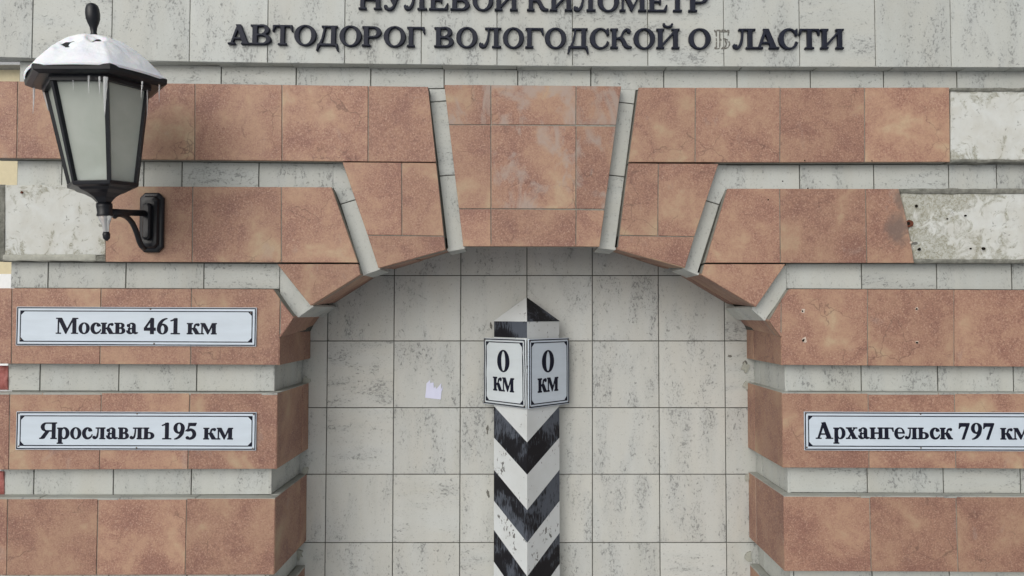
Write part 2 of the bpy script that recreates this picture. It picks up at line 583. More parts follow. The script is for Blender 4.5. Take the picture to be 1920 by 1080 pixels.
def stone(outline_px, name='red_course'):
    """mortar body behind one red course or arch stone, from just behind its tiles back to the bands"""
    P = [pf(*p) for p in outline_px]
    Q = [Vector((p.x, p.z)) for p in P]
    a = sum(Q[i - 1].x * Q[i].y - Q[i].x * Q[i - 1].y for i in range(len(Q)))
    if a < 0: Q.reverse()
    Q = inset2d(Q, 0.0035)
    return prism([(q.x, q.y) for q in Q], 0.0035, 0.07, name, STONE_MORTAR, wall)


def rtile(px, parent, mat=None, label=None, name='red_tile'):
    return tile([pf(*p) for p in px], FRONT, name, mat or RED, parent, gap=0.0034, label=label)


def course(top, bot, joints, first_poly=None, last_poly=None, skip=()):
    """joints: list of (x on the top line, x on the bottom line)"""
    T = lambda x: (x, lerp_line(top, x))
    B = lambda x: (x, lerp_line(bot, x))
    tiles = []
    for i, (a, b) in enumerate(zip(joints, joints[1:])):
        if i in skip: continue
        tiles.append([T(a[0]), T(b[0]), B(b[1]), B(a[1])])
    if first_poly: tiles[0] = first_poly
    if last_poly: tiles[-1] = last_poly
    return tiles


# ---- left side courses
LEFT_END = -22
tA = [(LEFT_END, 151), (365, 156), (803, 162)]
bA = [(LEFT_END, 296.5), (640, 303), (822, 304.3)]
a_left = course(tA, bA, [(LEFT_END, LEFT_END), (33, 31), (202, 201), (365.5, 365), (528.5, 528.5), (690.5, 690), (803, 818.3)])
s = stone([(LEFT_END, 151), (365, 156), (803, 162), (818.3, 304.3), (640, 303), (LEFT_END, 296.5)])
for t in a_left: rtile(t, s)

# keystone block
s = stone([(832, 158), (1165.5, 161), (1124.5, 463), (868, 462)], 'keystone')
def kx(y, side):
    return 832 + (y - 158) / 304 * 36 if side == 0 else 1165.5 - (y - 161) / 302 * 41
R0, R1, R2, R3 = 158.5, 234, 391.5, 462.5
rows = [(R0, R1), (R1, R2), (R2, R3)]
for (ya, yb) in rows:
    ya2, yb2 = ya, yb
    w1 = RED_WORN if ya == R0 else RED
    rtile([(kx(ya, 0), ya), (920.3, ya), (920.8, yb), (kx(yb, 0), yb)], s, w1)
    rtile([(920.3, ya), (1080.3, ya + 1.5), (1079.8, yb + .5), (920.8, yb)], s, RED_WORN if ya < 300 else RED,
          'tile with a grey bloom over its face' if ya == R0 else None)
    rtile([(1080.3, ya + 1.5), (kx(ya, 1), ya + 2.5), (kx(yb, 1), yb + .7), (1079.8, yb + .5)], s, w1 if ya > 300 else RED_WORN)

# row A right, with the plaster field at its end
RIGHT_END = 1992
tAr = [(1197, 163.5), (1463, 164), (1781, 163), (RIGHT_END, 163)]
bAr = [(1178, 304.5), (1463, 304.8), (1781, 304), (RIGHT_END, 304)]
s = stone([(1197, 163.5), (1463, 164), (1781, 163), (1781, 304), (1463, 304.8), (1178, 304.5)])
for t in course(tAr, bAr, [(1197, 1178), (1304, 1303.5), (1463, 1462.5), (1621.5, 1622), (1781, 1782)]): rtile(t, s)

# arch stones, second ring left and right
s = stone([(641, 303.6), (818.4, 305.2), (836, 469), (709, 503.6)], 'arch_stone')
rtile([(641, 303.6), (753.2, 304.3), (753.6, 441.6), (688.5, 441)], s)
rtile([(753.2, 304.3), (818.4, 305.2), (833, 442.8), (753.6, 441.6)], s)
rtile([(688.5, 441), (833, 442.8), (836, 469), (791, 481), (709, 503.6)], s)
s = stone([(1178, 305.5), (1348, 306.5), (1285, 502.5), (1158, 467)], 'arch_stone')
rtile([(1178, 305.5), (1234.5, 306), (1233.5, 442.6), (1161, 441.4)], s)
rtile([(1234.5, 306), (1348, 306.5), (1302.6, 444), (1233.5, 442.6)], s)
rtile([(1161, 441.4), (1302.6, 444), (1285, 502.5), (1222, 484), (1158, 467)], s)

# row B left: plaster field, three tiles and the arch stone below them
s = stone([(197, 349), (622, 350.3), (671.8, 493), (197, 491.6)])
tB = [(197, 348.5), (622, 350.3)]
bB = [(197, 491.6), (672, 493)]
for t in course(tB, bB, [(197, 197), (361, 360), (527.5, 527.5), (622, 671.8)]): rtile(t, s)
s = stone([(518, 494.2), (672.2, 494.2), (676.4, 515.3), (582, 574)], 'arch_stone')
rtile([(518, 494.4), (672.2, 494.4), (676.4, 515.3), (582, 574)], s)
# row B right
s = stone([(1364, 353), (1686, 353.5), (1714.5, 493.8), (1322, 493.3)])
tBr = [(1364, 353), (1700, 353.5)]
bBr = [(1322, 493.3), (1720, 493.8)]
cb = course(tBr, bBr, [(1364, 1322), (1462, 1463.5), (1623, 1625.5)])
for t in cb: rtile(t, s)
rtile([(1623, 353.4), (1685.6, 353.5), (1688, 362), (1692, 378), (1699, 405), (1704, 430), (1711, 470), (1714.5, 493.7), (1625.5, 493.7)],
      s, RED_BROKEN, 'cracked and sooty tile with a broken slanting edge')
s = stone([(1321, 494.6), (1474, 494.6), (1418, 576), (1315.5, 515.5)], 'arch_stone')
rtile([(1321, 494.6), (1474, 494.6), (1418, 576), (1315.5, 515.5)], s)

# row C left and right, with the little triangles that close the arch
s = stone([(LEFT_END, 539.5), (514, 541.5), (551.5, 595.5), (525.5, 633), (523, 685), (LEFT_END, 682.5)])
tC = [(LEFT_END, 539.5), (514, 541.5)]
bC = [(LEFT_END, 682.5), (523, 685)]
cl = course(tC, bC, [(LEFT_END, LEFT_END), (22, 21), (189.3, 187), (359, 357), (512, 523)],
            last_poly=[(359, 540.8), (513, 541.5), (525.6, 560.5), (523, 685), (357, 684.2)])
for t in cl: rtile(t, s)
rtile([(526, 562), (551.5, 595.5), (525.2, 633)], s)
s = stone([(1480, 541), (RIGHT_END, 543.5), (RIGHT_END, 689), (1465, 685), (1464.7, 633), (1442, 602)])
tCr = [(1465, 541), (RIGHT_END, 543.5)]
bCr = [(1465, 685), (RIGHT_END, 689)]
cl = course(tCr, bCr, [(1480, 1465), (1627, 1627), (1789, 1789), (1952, 1953), (RIGHT_END, RIGHT_END)],
            first_poly=[(1480, 541.2), (1627, 541.8), (1627, 686.3), (1465.2, 685), (1464.9, 563)])
for t in cl: rtile(t, s)
rtile([(1464.5, 565), (1464.5, 633), (1442, 602)], s)

# lower courses, both sides: (top y, bottom y, joints)
LOW_L = [((736, 737), (881.5, 880), [(LEFT_END, LEFT_END), (18, 16), (190, 186), (356, 352), (520.7, 518.3)]),
         ((935, 934), (1079.5, 1078.3), [(LEFT_END, LEFT_END), (14, 12), (183.7, 180.5), (350, 347), (516, 514.3)]),
         ((1131, 1131), (1276, 1276), [(LEFT_END, LEFT_END), (10, 8), (178, 175), (345, 342), (513, 509)]),
         ((1329, 1329), (1421, 1421), [(LEFT_END, LEFT_END), (6, 4), (173, 171), (341, 339), (508, 505)])]
LOW_R = [((736.5, 738), (877.5, 880), [(1466.5, 1468), (1628, 1630), (1790, 1793), (1953, 1956), (RIGHT_END, RIGHT_END)]),
         ((930, 932), (1071.5, 1074), [(1469, 1471), (1631, 1634), (1793, 1797), (1956, 1960), (RIGHT_END, RIGHT_END)]),
         ((1128, 1130), (1271, 1272), [(1472, 1476), (1636, 1640), (1800, 1804), (1962, 1965), (RIGHT_END, RIGHT_END)]),
         ((1326, 1327), (1421, 1421), [(1477, 1480), (1641, 1645), (1805, 1809), (1967, 1970), (RIGHT_END, RIGHT_END)])]
JAMB = []        # (side, top corner px, bottom corner px, stone object)
for side, rows_ in ((-1, LOW_L), (1, LOW_R)):
    for (ta, tb), (ba, bb), js in rows_:
        top = [(js[0][0], ta), (js[-1][0], tb)]
        bot = [(js[0][1], ba), (js[-1][1], bb)]
        s = stone([top[0], top[1], bot[1], bot[0]])
        for t in course(top, bot, js): rtile(t, s)
        k = -1 if side < 0 else 0
        JAMB.append((side, (js[k][0], lerp_line(top, js[k][0])), (js[k][1], lerp_line(bot, js[k][1])), s))
JAMB.append((-1, (525.4, 633), (523, 685), None))
JAMB.append((1, (1464.8, 633), (1465.2, 685), None))

# ---- reveals of the niche beside the red courses
for side, ct, cb_, st in JAMB:
    a, b = pf(*ct), pf(*cb_)
    X = (a.x + b.x) / 2
    par = st or wall
    n = (1, 0, 0) if side < 0 else (-1, 0, 0)
    z0, z1 = b.z, a.z
    for ya, yb in ((0.001, 0.334), (0.337, YN)):
        g0, g1 = (.06 * ya / YN, .06 * yb / YN) if st is None else (0, 0)
        tile([(X, ya, z0), (X, yb, z0), (X, yb, z1 + g1), (X, ya, z1 + g0)], n, 'reveal_tile', RED, par, gap=0.0022)
    prism([(X - n[0] * 0.002, z0 + .002), (X - n[0] * 0.002, z1 - .002), (X - n[0] * 0.12, z1 - .002), (X - n[0] * 0.12, z0 + .002)],
          0.006, YN + 0.01, 'reveal_core', LIGHT_MORTAR, par)

# ------------------------------------------------------------------ the body of the wall behind the white bands
def X_at(px, y=YB): return W(px, 589, y).x
XL, XR = X_at(25), X_at(1962)
ZT = pf(0, 106).z
bandL = [(515, 509, 503, 498)]
ARCH_L = [pf(526, 633), pf(551.5, 595.5), pf(582, 574), pf(676.4, 515.3), pf(709, 503.6), pf(836, 469), pf(868, 462)]
ARCH_R = [pf(1124.5, 463), pf(1158, 467), pf(1285, 502.5), pf(1315.5, 515.5), pf(1418, 576), pf(1442, 602), pf(1464.7, 633)]
XJL, XJR = W(497, 589, YB).x - 0.016, W(1488, 589, YB).x + 0.016
UP = 0.056
arch_pts = [(XJL, ARCH_L[0].z - .02), (ARCH_L[0].x - .01, ARCH_L[0].z)] + [(p.x, p.z + UP) for p in ARCH_L[1:]] + \
           [(p.x, p.z + UP) for p in ARCH_R[:-1]] + [(ARCH_R[-1].x + .01, ARCH_R[-1].z), (XJR, ARCH_R[-1].z - .02)]
body = [(XL, 0), (XL, ZT + .02), (XR, ZT + .02), (XR, 0), (XJR + .004, 0)] + arch_pts[::-1] + [(XJL - .004, 0)]
# built as vertical slabs so every outline stays simple
prism([(XL, 0), (XL, ZT + .02), (XJL - .004, ZT + .02), (XJL - .004, 0)], YB + .0035, YN + .014, 'wall_core', MORTAR, wall)
prism([(XR, 0), (XR, ZT + .02), (XJR + .004, ZT + .02), (XJR + .004, 0)], YB + .0035, YN + .014, 'wall_core', MORTAR, wall)
prism([(XJL - .004, ZT + .02)] + [(XJL - .004, arch_pts[0][1])] + arch_pts[1:-1] + [(XJR + .004, arch_pts[-1][1]), (XJR + .004, ZT + .02)],
      YB + .0035, YN + .014, 'arch_core', MORTAR, wall)
prism([(XL, 0), (XL, ZT + .02), (XR, ZT + .02), (XR, 0)], YN + .0035, 0.95, 'niche_core', MORTAR, wall)

# ---- soffit of the arch: red under the stones (rising towards the back), short white slabs under the grooves
def soffit(p, q, y0, mat, name, splits, up=0.0, up2=None, vert=False):
    up2 = up if up2 is None else up2
    d = (q - p)
    r = Vector((-d.z, 0, d.x)).normalized()
    if r.z < 0: r = -r
    if vert: r = Vector((0, 0, 1))
    for ya, yb in splits:
        ka, kb = ya / YN, yb / YN
        c4 = [flat(p, ya) + r * up * ka, flat(q, ya) + r * up2 * ka, flat(q, yb) + r * up2 * kb, flat(p, yb) + r * up * kb]
        n = (c4[1] - c4[0]).cross(c4[3] - c4[0]).normalized()
        if n.z > 0: n = -n
        tile(c4, n, name, mat, wall, gap=0.002, thick=.010)
F2 = ((0.001, 0.331), (0.334, YN))
G2 = ((YB - .001, 0.25),)
def under(p, q, up, up2=None, pieces=1):
    for k in range(pieces):
        u0, u1 = k / pieces, (k + 1) / pieces
        w0 = up + ((up2 if up2 is not None else up) - up) * u0
        w1 = up + ((up2 if up2 is not None else up) - up) * u1
        soffit(p.lerp(q, u0), p.lerp(q, u1), 0, RED, 'soffit_tile', F2, w0, w1)
soffit(ARCH_L[1], ARCH_L[0], 0, RED, 'soffit_tile', F2, .022, .031, True)
under(ARCH_L[2], ARCH_L[3], .022, .024)
under(ARCH_L[4], ARCH_L[5], .024, .036, 2)
under(ARCH_L[6], ARCH_R[0], .042, .042, 3)
under(ARCH_R[1], ARCH_R[2], .036, .024, 2)
under(ARCH_R[3], ARCH_R[4], .024, .022)
soffit(ARCH_R[5], ARCH_R[6], 0, RED, 'soffit_tile', F2, .022, .031, True)
for a_, b_ in ((ARCH_L[1], ARCH_L[2]), (ARCH_L[3], ARCH_L[4]), (ARCH_L[5], ARCH_L[6]), (ARCH_R[0], ARCH_R[1]), (ARCH_R[2], ARCH_R[3]), (ARCH_R[4], ARCH_R[5])):
    soffit(a_, b_, YB, WHITE, 'groove_soffit_tile', ((YB - .001, .30), (.303, YN)) if (a_ is ARCH_L[1] or b_ is ARCH_R[5]) else G2)

# ---- white bands: front tiles.  z0/z1 measured at the red plane so the band fills the recess between two courses
def band(xs, ztop, zbot, name='band_tile', y=YB, mat=WHITE):
    """xs in pixels on the band plane (can be (x top, x bottom)); ztop/zbot functions of pixel x giving pixel y on the RED plane"""
    for a, b in zip(xs, xs[1:]):
        xa, xb = W(a, 589, y).x, W(b, 589, y).x
        za1, zb1 = pf(a, ztop(a)).z + .004, pf(b, ztop(b)).z + .004
        za0, zb0 = pf(a, zbot(a)).z, pf(b, zbot(b)).z
        tile([(xa, y, za0), (xb, y, zb0), (xb, y, zb1), (xa, y, za1)], FRONT, name, mat, wall, gap=0.0042)
def L(*p): return lambda x: lerp_line(list(p), x)

# left bands
band([25, 110, 188, 265, 337, 482, 623.5], L((25, 297), (640, 303)), L((25, 346.5), (622, 350.3)))
band([18, 88.5, 234.5, 381, 524], L((18, 490.5), (518, 494)), L((18, 539.7), (514, 541.5)))
band([16, 77.7, 225, 370.5, 515], L((16, 682.7), (523, 685)), L((16, 735.8), (521, 737)))
band([8, 70.5, 218.5, 363.5, 509], L((8, 881.3), (518, 880)), L((8, 935), (516, 934)))
band([4, 65, 213, 358, 503.5], L((4, 1079.5), (514, 1078.3)), L((4, 1131), (513, 1131)))
band([2, 60, 208, 352, 498], L((2, 1276), (509, 1276)), L((2, 1329), (508, 1329)))
# right bands
band([1363, 1503, 1643, 1784.5, 1875, 1962], L((1348, 306), (RIGHT_END, 304)), L((1364, 353), (RIGHT_END, 353)))
band([1474.6, 1617, 1758, 1899, 1962], L((1474, 493.8), (RIGHT_END, 494)), L((1480, 541), (RIGHT_END, 543.5)))
band([1471.7, 1613, 1756, 1897.5, 1966], L((1465, 685), (RIGHT_END, 689)), L((1466.5, 736.5), (RIGHT_END, 738)))
band([1477, 1621, 1762.5, 1906, 1970], L((1468, 877.5), (RIGHT_END, 880)), L((1469, 930), (RIGHT_END, 932)))
band([1482, 1627, 1770, 1912, 1974], L((1471, 1071.5), (RIGHT_END, 1074)), L((1472, 1128), (RIGHT_END, 1130)))
band([1487, 1632, 1776, 1918, 1978], L((1476, 1271), (RIGHT_END, 1272)), L((1477, 1326), (RIGHT_END, 1327)))
# band under the cornice
band([25, 126, 267.5, 408.5, 550.6, 692, 831.3, 971, 1109.5, 1248, 1387, 1526, 1665, 1804, 1943],
     L((33, 109), (420, 117.4), (790, 121.2), (1000, 124.8), (1600, 126.2), (1950, 127)),
     L((33, 152), (365, 156), (803, 162), (832, 158.5), (1165, 161), (1197, 163.5), (1950, 163)))

# reveals of the white bands
def band_reveal(side, xpx, ytop, ybot):
    X = W(xpx, 589, YB).x
    X = W(xpx, (ytop + ybot) / 2, YB).x
    z1, z0 = pf(968, ytop).z, pf(968, ybot).z
    n = (1, 0, 0) if side < 0 else (-1, 0, 0)
    for ya, yb in ((YB - .001, 0.352), (0.355, YN)):
        tile([(X, ya, z0), (X, yb, z0), (X, yb, z1), (X, ya, z1)], n, 'band_reveal_tile', WHITE, wall, gap=0.003)
for x, a, b in ((514.5, 685, 737), (509, 880, 934), (503.5, 1078, 1131), (498, 1276, 1329)): band_reveal(-1, x, a, b)
for x, a, b in ((1472, 685, 737), (1477, 877.5, 930), (1482, 1071, 1128), (1487, 1271, 1326)): band_reveal(1, x, a, b)

# ledges on top of the lower courses
def ledge(side, corner_px, y_px, xs):
    c = pf(corner_px, y_px)
    z = c.z + 0.001
    if side < 0: edges = [pf(x, y_px).x for x in xs] + [c.x]
    else: edges = [c.x] + [pf(x, y_px).x for x in xs]
    for a, b in zip(edges, edges[1:]):
        tile([(a, -.001, z), (b, -.001, z), (b, YB, z), (a, YB, z)], (0, 0, 1), 'ledge_tile', LEDGE_TONED, wall, gap=0.003, thick=.008)
    x0, x1 = (c.x - 0.036, c.x) if side < 0 else (c.x, c.x + 0.036)
    for ya, yb in ((YB + .001, 0.25), (0.253, YN)):
        tile([(x0, ya, z), (x1, ya, z), (x1, yb, z), (x0, yb, z)], (0, 0, 1), 'ledge_tile', LEDGE_TONED, wall, gap=0.003, thick=.008)
ledge(-1, 520.7, 737, [LEFT_END, 80, 230, 375])
ledge(-1, 516, 934, [LEFT_END, 75, 223, 366])
ledge(-1, 513, 1131, [LEFT_END, 70, 217, 362])
ledge(1, 1466.5, 736.5, [1615, 1760, 1900, RIGHT_END])
ledge(1, 1469, 930, [1613, 1756, 1833, RIGHT_END])
ledge(1, 1472, 1128, [1620, 1765, 1910, RIGHT_END])

# ---- floors of the slanting grooves between the arch stones (same depth as the bands)
def groove(px_quads):
    for q in px_quads:
        tile([pb(*p) for p in q], FRONT, 'groove_tile', WHITE, wall, gap=0.004)
groove([[(804, 166), (836, 166), (838, 189), (806.5, 191.5)], [(806.5, 191.5), (838, 189), (855, 328), (823.5, 330)],
        [(823.5, 330), (855, 328), (874, 467), (840, 473)]])
groove([[(1160, 167), (1193, 167), (1189.5, 195), (1157, 191)], [(1157, 191), (1189.5, 195), (1171.5, 331.5), (1140, 328)],
        [(1140, 328), (1171.5, 331.5), (1153, 470), (1120, 466)]])
groove([[(623.5, 305), (648, 305), (668, 374), (638, 383), (623.5, 350)], [(638, 383), (668, 374), (714, 505), (680.5, 518)]])
groove([[(1338, 308), (1363, 308), (1363, 353), (1349, 384), (1320, 375)], [(1349, 384), (1320, 375), (1280, 503), (1307.5, 515)]])
groove([[(524, 496), (524, 562), (558, 596), (588, 576), (530, 500)]])
groove([[(1475, 496), (1475, 545), (1434, 603), (1408, 580), (1464, 500)]])

# ------------------------------------------------------------------ niche back wall
vx = [(492, 483), (615.4, 609), (739.5, 735.8), (864, 861.8), (988, 987.5), (1110.7, 1111), (1234.4, 1238), (1357.8, 1363), (1480, 1488)]
hy = [392, 516.5, 639.3, 764.5, 889.3, 1017.3, 1144, 1270, 1396]
def nx(i, y):
    a, b = vx[i]
    return a + (b - a) * (y - 516) / 564
zb_floor = 0.0
for i in range(len(vx) - 1):
    for j in range(len(hy) - 1):
        q = [W(nx(i, hy[j]), hy[j], YN), W(nx(i + 1, hy[j]), hy[j], YN), W(nx(i + 1, hy[j + 1]), hy[j + 1], YN), W(nx(i, hy[j + 1]), hy[j + 1], YN)]
        tile(q, FRONT, 'niche_tile', NICHE, wall, gap=0.0038)

# ------------------------------------------------------------------ cornice with its lettering face
YC = -0.002
cx = [-90, 60.5, 209.5, 355.5, 502, 646.5, 790, 932, 1073.5, 1214.6, 1357, 1499, 1641, 1783, 1925, 2066]
cbot = [(-90, 105), (0, 108), (420, 117.4), (790, 121.2), (1000, 124.4), (1600, 126), (2070, 127)]
CT = -300
prism([(XL, ZT), (XL, pf(0, CT).z), (XR, pf(0, CT).z), (XR, ZT)], 0.062, 0.99, 'cornice_body', MID_MORTAR, wall)
corn = prism([(W(-92, 0, 0).x, pf(0, CT).z), (W(2068, 0, 0).x, pf(0, CT).z)] + [(pf(x_, y_).x, pf(x_, y_).z + .006) for x_, y_ in cbot[::-1]],
             YC + .0035, 0.060, 'cornice', MID_MORTAR, wall)
for a, b in zip(cx, cx[1:]):
    xa, xb = W(a, 60, YC).x, W(b, 60, YC).x
    za, zb = W(a, lerp_line(cbot, a), YC).z, W(b, lerp_line(cbot, b), YC).z
    zt = pf(0, CT).z
    tile([(xa, YC, za), (xb, YC, zb), (xb, YC, zt), (xa, YC, zt)], FRONT, 'cornice_tile', WHITE, corn, gap=0.0030)
for a, b in zip([-90, 120, 262, 403, 544, 687, 828, 969, 1110, 1251, 1393, 1534, 1677, 1813, 1900], [120, 262, 403, 544, 687, 828, 969, 1110, 1251, 1393, 1534, 1677, 1813, 1900, 2066]):
    xa, xb = W(a, 120, 0).x, W(b, 120, 0).x
    za = W(a, lerp_line(cbot, a), YC).z + .002
    zb = W(b, lerp_line(cbot, b), YC).z + .002
    tile([(xa, YC + .003, za), (xb, YC + .003, zb), (xb, YB + .01, zb), (xa, YB + .01, za)], (0, 0, -1), 'cornice_soffit_tile', WHITE, corn, gap=0.003)
# coping with snow above the frame
zt = pf(0, CT).z
prism([(W(-100, 0, 0).x, zt), (W(-100, 0, 0).x, zt + .05), (W(2080, 0, 0).x, zt + .05), (W(2080, 0, 0).x, zt)], -0.03, 1.02, 'coping', LIGHT_MORTAR, wall)

# ------------------------------------------------------------------ bare plaster fields where tiles have fallen
def rough_patch(outline, depth, name, mat, amp, nxs, nzs, parent, seed=0, label=None, freq=14):
    """relief sheet filling outline = (left x px at top, right x px at top, left at bottom, right at bottom, ytop, ybot)"""
    xt0, xt1, xb0, xb1, yt, yb = outline
    c = W((xt0 + xt1) / 2, (yt + yb) / 2, depth)
    V, F = [], []
    for j in range(nzs + 1):
        v = j / nzs
        for i in range(nxs + 1):
            u = i / nxs
            x = (xt0 + (xb0 - xt0) * v) * (1 - u) + (xt1 + (xb1 - xt1) * v) * u
            y = yt + (yb - yt) * v
            if nzs <= 5:      # ragged lip
                y += noise.noise(Vector((x * .035, seed, v))) * 2.4 * (1 if v > .5 else .6)
            p = W(x, y, depth)
            n = noise.fractal(Vector((p.x * freq + seed, p.z * freq, seed)), 0.9, 2.0, 5)
            edge = min(v, 1 - v) * nzs
            rim = 0.5 if edge < 1 else 0.0
            V.append(p - c + Vector((0, -n * amp + rim * amp, 0)))
    for j in range(nzs):
        for i in range(nxs):
            a = j * (nxs + 1) + i
            F.append([a, a + nxs + 1, a + nxs + 2, a + 1])
    # skirt back into the wall so the field is solid
    ring = [i for i in range(nxs + 1)] + [j * (nxs + 1) + nxs for j in range(1, nzs + 1)] + \
           [nzs * (nxs + 1) + i for i in range(nxs - 1, -1, -1)] + [j * (nxs + 1) for j in range(nzs - 1, 0, -1)]
    base = len(V)
    for r in ring: V.append(Vector((V[r].x, 0.06 - depth, V[r].z)))
    m = len(ring)
    for k in range(m):
        F.append([ring[k], ring[(k + 1) % m], base + (k + 1) % m, base + k])
    me = mesh_from(V, F, name, smooth=True)
    bm = bmesh.new(); bm.from_mesh(me); bmesh.ops.recalc_face_normals(bm, faces=bm.faces); bm.to_mesh(me); bm.free()
    o = link(name, me, mat, parent, c)
    if label: o['label'] = label
    return o

rough_patch((1783, RIGHT_END, 1783, RIGHT_END, 169, 300), 0.008, 'plaster_field', PLASTER, 0.0018, 120, 80, wall, 3, 'bare plaster where tiles have fallen off the top course')
rough_patch((1689, RIGHT_END, 1716, RIGHT_END, 360, 488), 0.008, 'plaster_field', PLASTER_LICHEN, 0.0022, 160, 80, wall, 5, 'lichened bare plaster beside the broken tile')
rough_patch((9, 197.5, 6, 197.5, 347, 478), 0.007, 'plaster_field', PLASTER, 0.0014, 120, 80, wall, 9, 'bare white plaster behind the lantern')
# rough cement lips left round those fields
for o_, sd_, mt in (((1783, RIGHT_END, 1783, RIGHT_END, 164.5, 171), 1.0, RUBBLE), ((1783, RIGHT_END, 1783, RIGHT_END, 298.5, 304), 2.0, RUBBLE),
                ((1688, RIGHT_END, 1690, RIGHT_END, 353.5, 363), 3.0, RUBBLE), ((1714, RIGHT_END, 1715, RIGHT_END, 486, 493.5), 4.0, RUBBLE),
                ((6, 180, 4, 180, 477, 489), 5.0, LIGHT_MORTAR), ((180, 197.5, 180, 197.5, 479, 490), 6.0, RUBBLE), ((-16, 9, -16, 8, 346, 489), 6.5, RUBBLE)):
    rough_patch(o_, 0.002 if sd_ < 5 else 0.004, 'cement_lip', mt, 0.004, 60, 5 if sd_ < 6 else 20, wall, sd_ * 7, freq=26)
# mortar body behind the fields
prism([xz(pf(*p)) for p in ((1784, 165), (RIGHT_END, 165), (RIGHT_END, 303), (1784, 303))], 0.013, 0.07, 'field_core', RUBBLE, wall)
prism([xz(pf(*p)) for p in ((1718, 355), (RIGHT_END, 355), (RIGHT_END, 492), (1718, 492))], 0.013, 0.07, 'field_core', RUBBLE, wall)
prism([xz(pf(*p)) for p in ((-14, 348), (196, 348), (196, 489), (-14, 489))], 0.013, 0.07, 'field_core', RUBBLE, wall)
# red-painted brick ends showing at the left edge of two bands
for (ya, yb, x1) in ((686, 731, 15), (884, 928, 7.5)):
    rough_patch((-30, x1, -30, x1, ya, yb), 0.046, 'bare_brick_end', BRICKRED, 0.006, 24, 24, wall, ya, 'red-painted bare brick end', freq=30)

# drill holes, chips and anchors in the tiles
def blob(cpx, cpy, rx, ry, depth, mat, name, parent, n=11, jitter=0.35, thick=0.003, label=None, plane=None):
    c = W(cpx, cpy, depth)
    k = (DIST + depth) / FPX
    pts = []
    for i in range(n):
        a = i / n * 2 * math.pi
        r = 1 + random.uniform(-jitter, jitter)
        pts.append(c + Vector((math.cos(a) * rx * r * k, 0, math.sin(a) * ry * r * k)))
    return tile(pts, FRONT, name, mat, parent, gap=0, thick=thick, bev=0.0003, jit=0, label=label)
for x, y, rx, ry in ((1506, 583, 3.4, 4.0), (1508, 637, 5.2, 6.0)):
    blob(x, y, rx, ry, -0.0012, CHIP, 'chip', wall)
    blob(x - 1.2, y + 1, rx * .42, ry * .5, -0.0024, HOLE, 'anchor_hole', wall)
for x, y in ((1719, 579.5), (1719.5, 642.5)):
    blob(x, y, 3.1, 3.1, -0.0012, CHIP, 'chip', wall)
    blob(x, y, 1.9, 1.9, -0.0024, HOLE, 'anchor_hole', wall, jitter=.1)
for x, y in ((1440.5, 374.5), (1515, 353), (1468, 339.5), (1509, 301), (1635, 301.5)): blob(x, y, 1.3, 1.3, -0.0012, HOLE, 'anchor_hole', wall)
blob(1706, 419, 6.5, 7.5, 0.0015, RUST, 'rusty_anchor', wall, jitter=.15, thick=.01)
blob(1703.5, 419, 3.2, 3.5, 0.0005, HOLE, 'anchor_hole', wall, jitter=.1)
for x, y, r in ((1719, 386, 2.6), (1724.5, 467, 2.6), (1811, 404, 1.8), (1845, 466, 3), (40, 360.5, 2.2), (1821, 466, 1.6), (1777, 410, 1.2)):
    blob(x, y, r, r, 0.0015, HOLE if x > 100 else RUST, 'anchor_hole', wall, jitter=.2, thick=.006)
blob(1716, 455.5, 6, 1.5, 0.0012, GLUE, 'plaster_crumb', wall)
blob(1708, 454.5, 3, 1.6, -0.001, CHIP, 'chip', wall)
for x, y, rx, ry in ((914, 806, 2.2, 8), (915, 925, 2.8, 8), (921, 611, 2.6, 6), (1369, 668, 4, 3), (1398, 682, 5, 7)):
    blob(x, y, rx, ry, YN - .0011, GLUE, 'scuff_mark', wall, jitter=.5, thick=.002)
# smears of mortar where the reveals meet the niche wall
for side, xs in ((-1, ((566, 600), (574, 716), (571, 884), (561, 1040))), (1, ((1398, 690), (1401, 722), (1404, 895), (1405, 1045)))):
    for x, y in xs:
        blob(x, y, 6, 8, YN - 0.010, LIGHT_MORTAR, 'mortar_smear', wall, jitter=.5, thick=.02)

# ------------------------------------------------------------------ lettering: outlines grown from a distance field
def sd_poly(P, X, Y):
    P = np.array(P, float)
    n = len(P)
    d = np.full(X.shape, 1e9)
    s_ = np.ones(X.shape)
    for i in range(n):
        a, b = P[i], P[i - 1]
        ex, ey = b[0] - a[0], b[1] - a[1]
        wx, wy = X - a[0], Y - a[1]
        t = np.clip((wx * ex + wy * ey) / max(ex * ex + ey * ey, 1e-12), 0, 1)
        dx, dy = wx - ex * t, wy - ey * t
        d = np.minimum(d, dx * dx + dy * dy)
        c1 = Y >= a[1]; c2 = Y < b[1]; c3 = ex * wy > ey * wx
        m = (c1 & c2 & c3) | (~c1 & ~c2 & ~c3)
        s_ = np.where(m, -s_, s_)
    return s_ * np.sqrt(d)


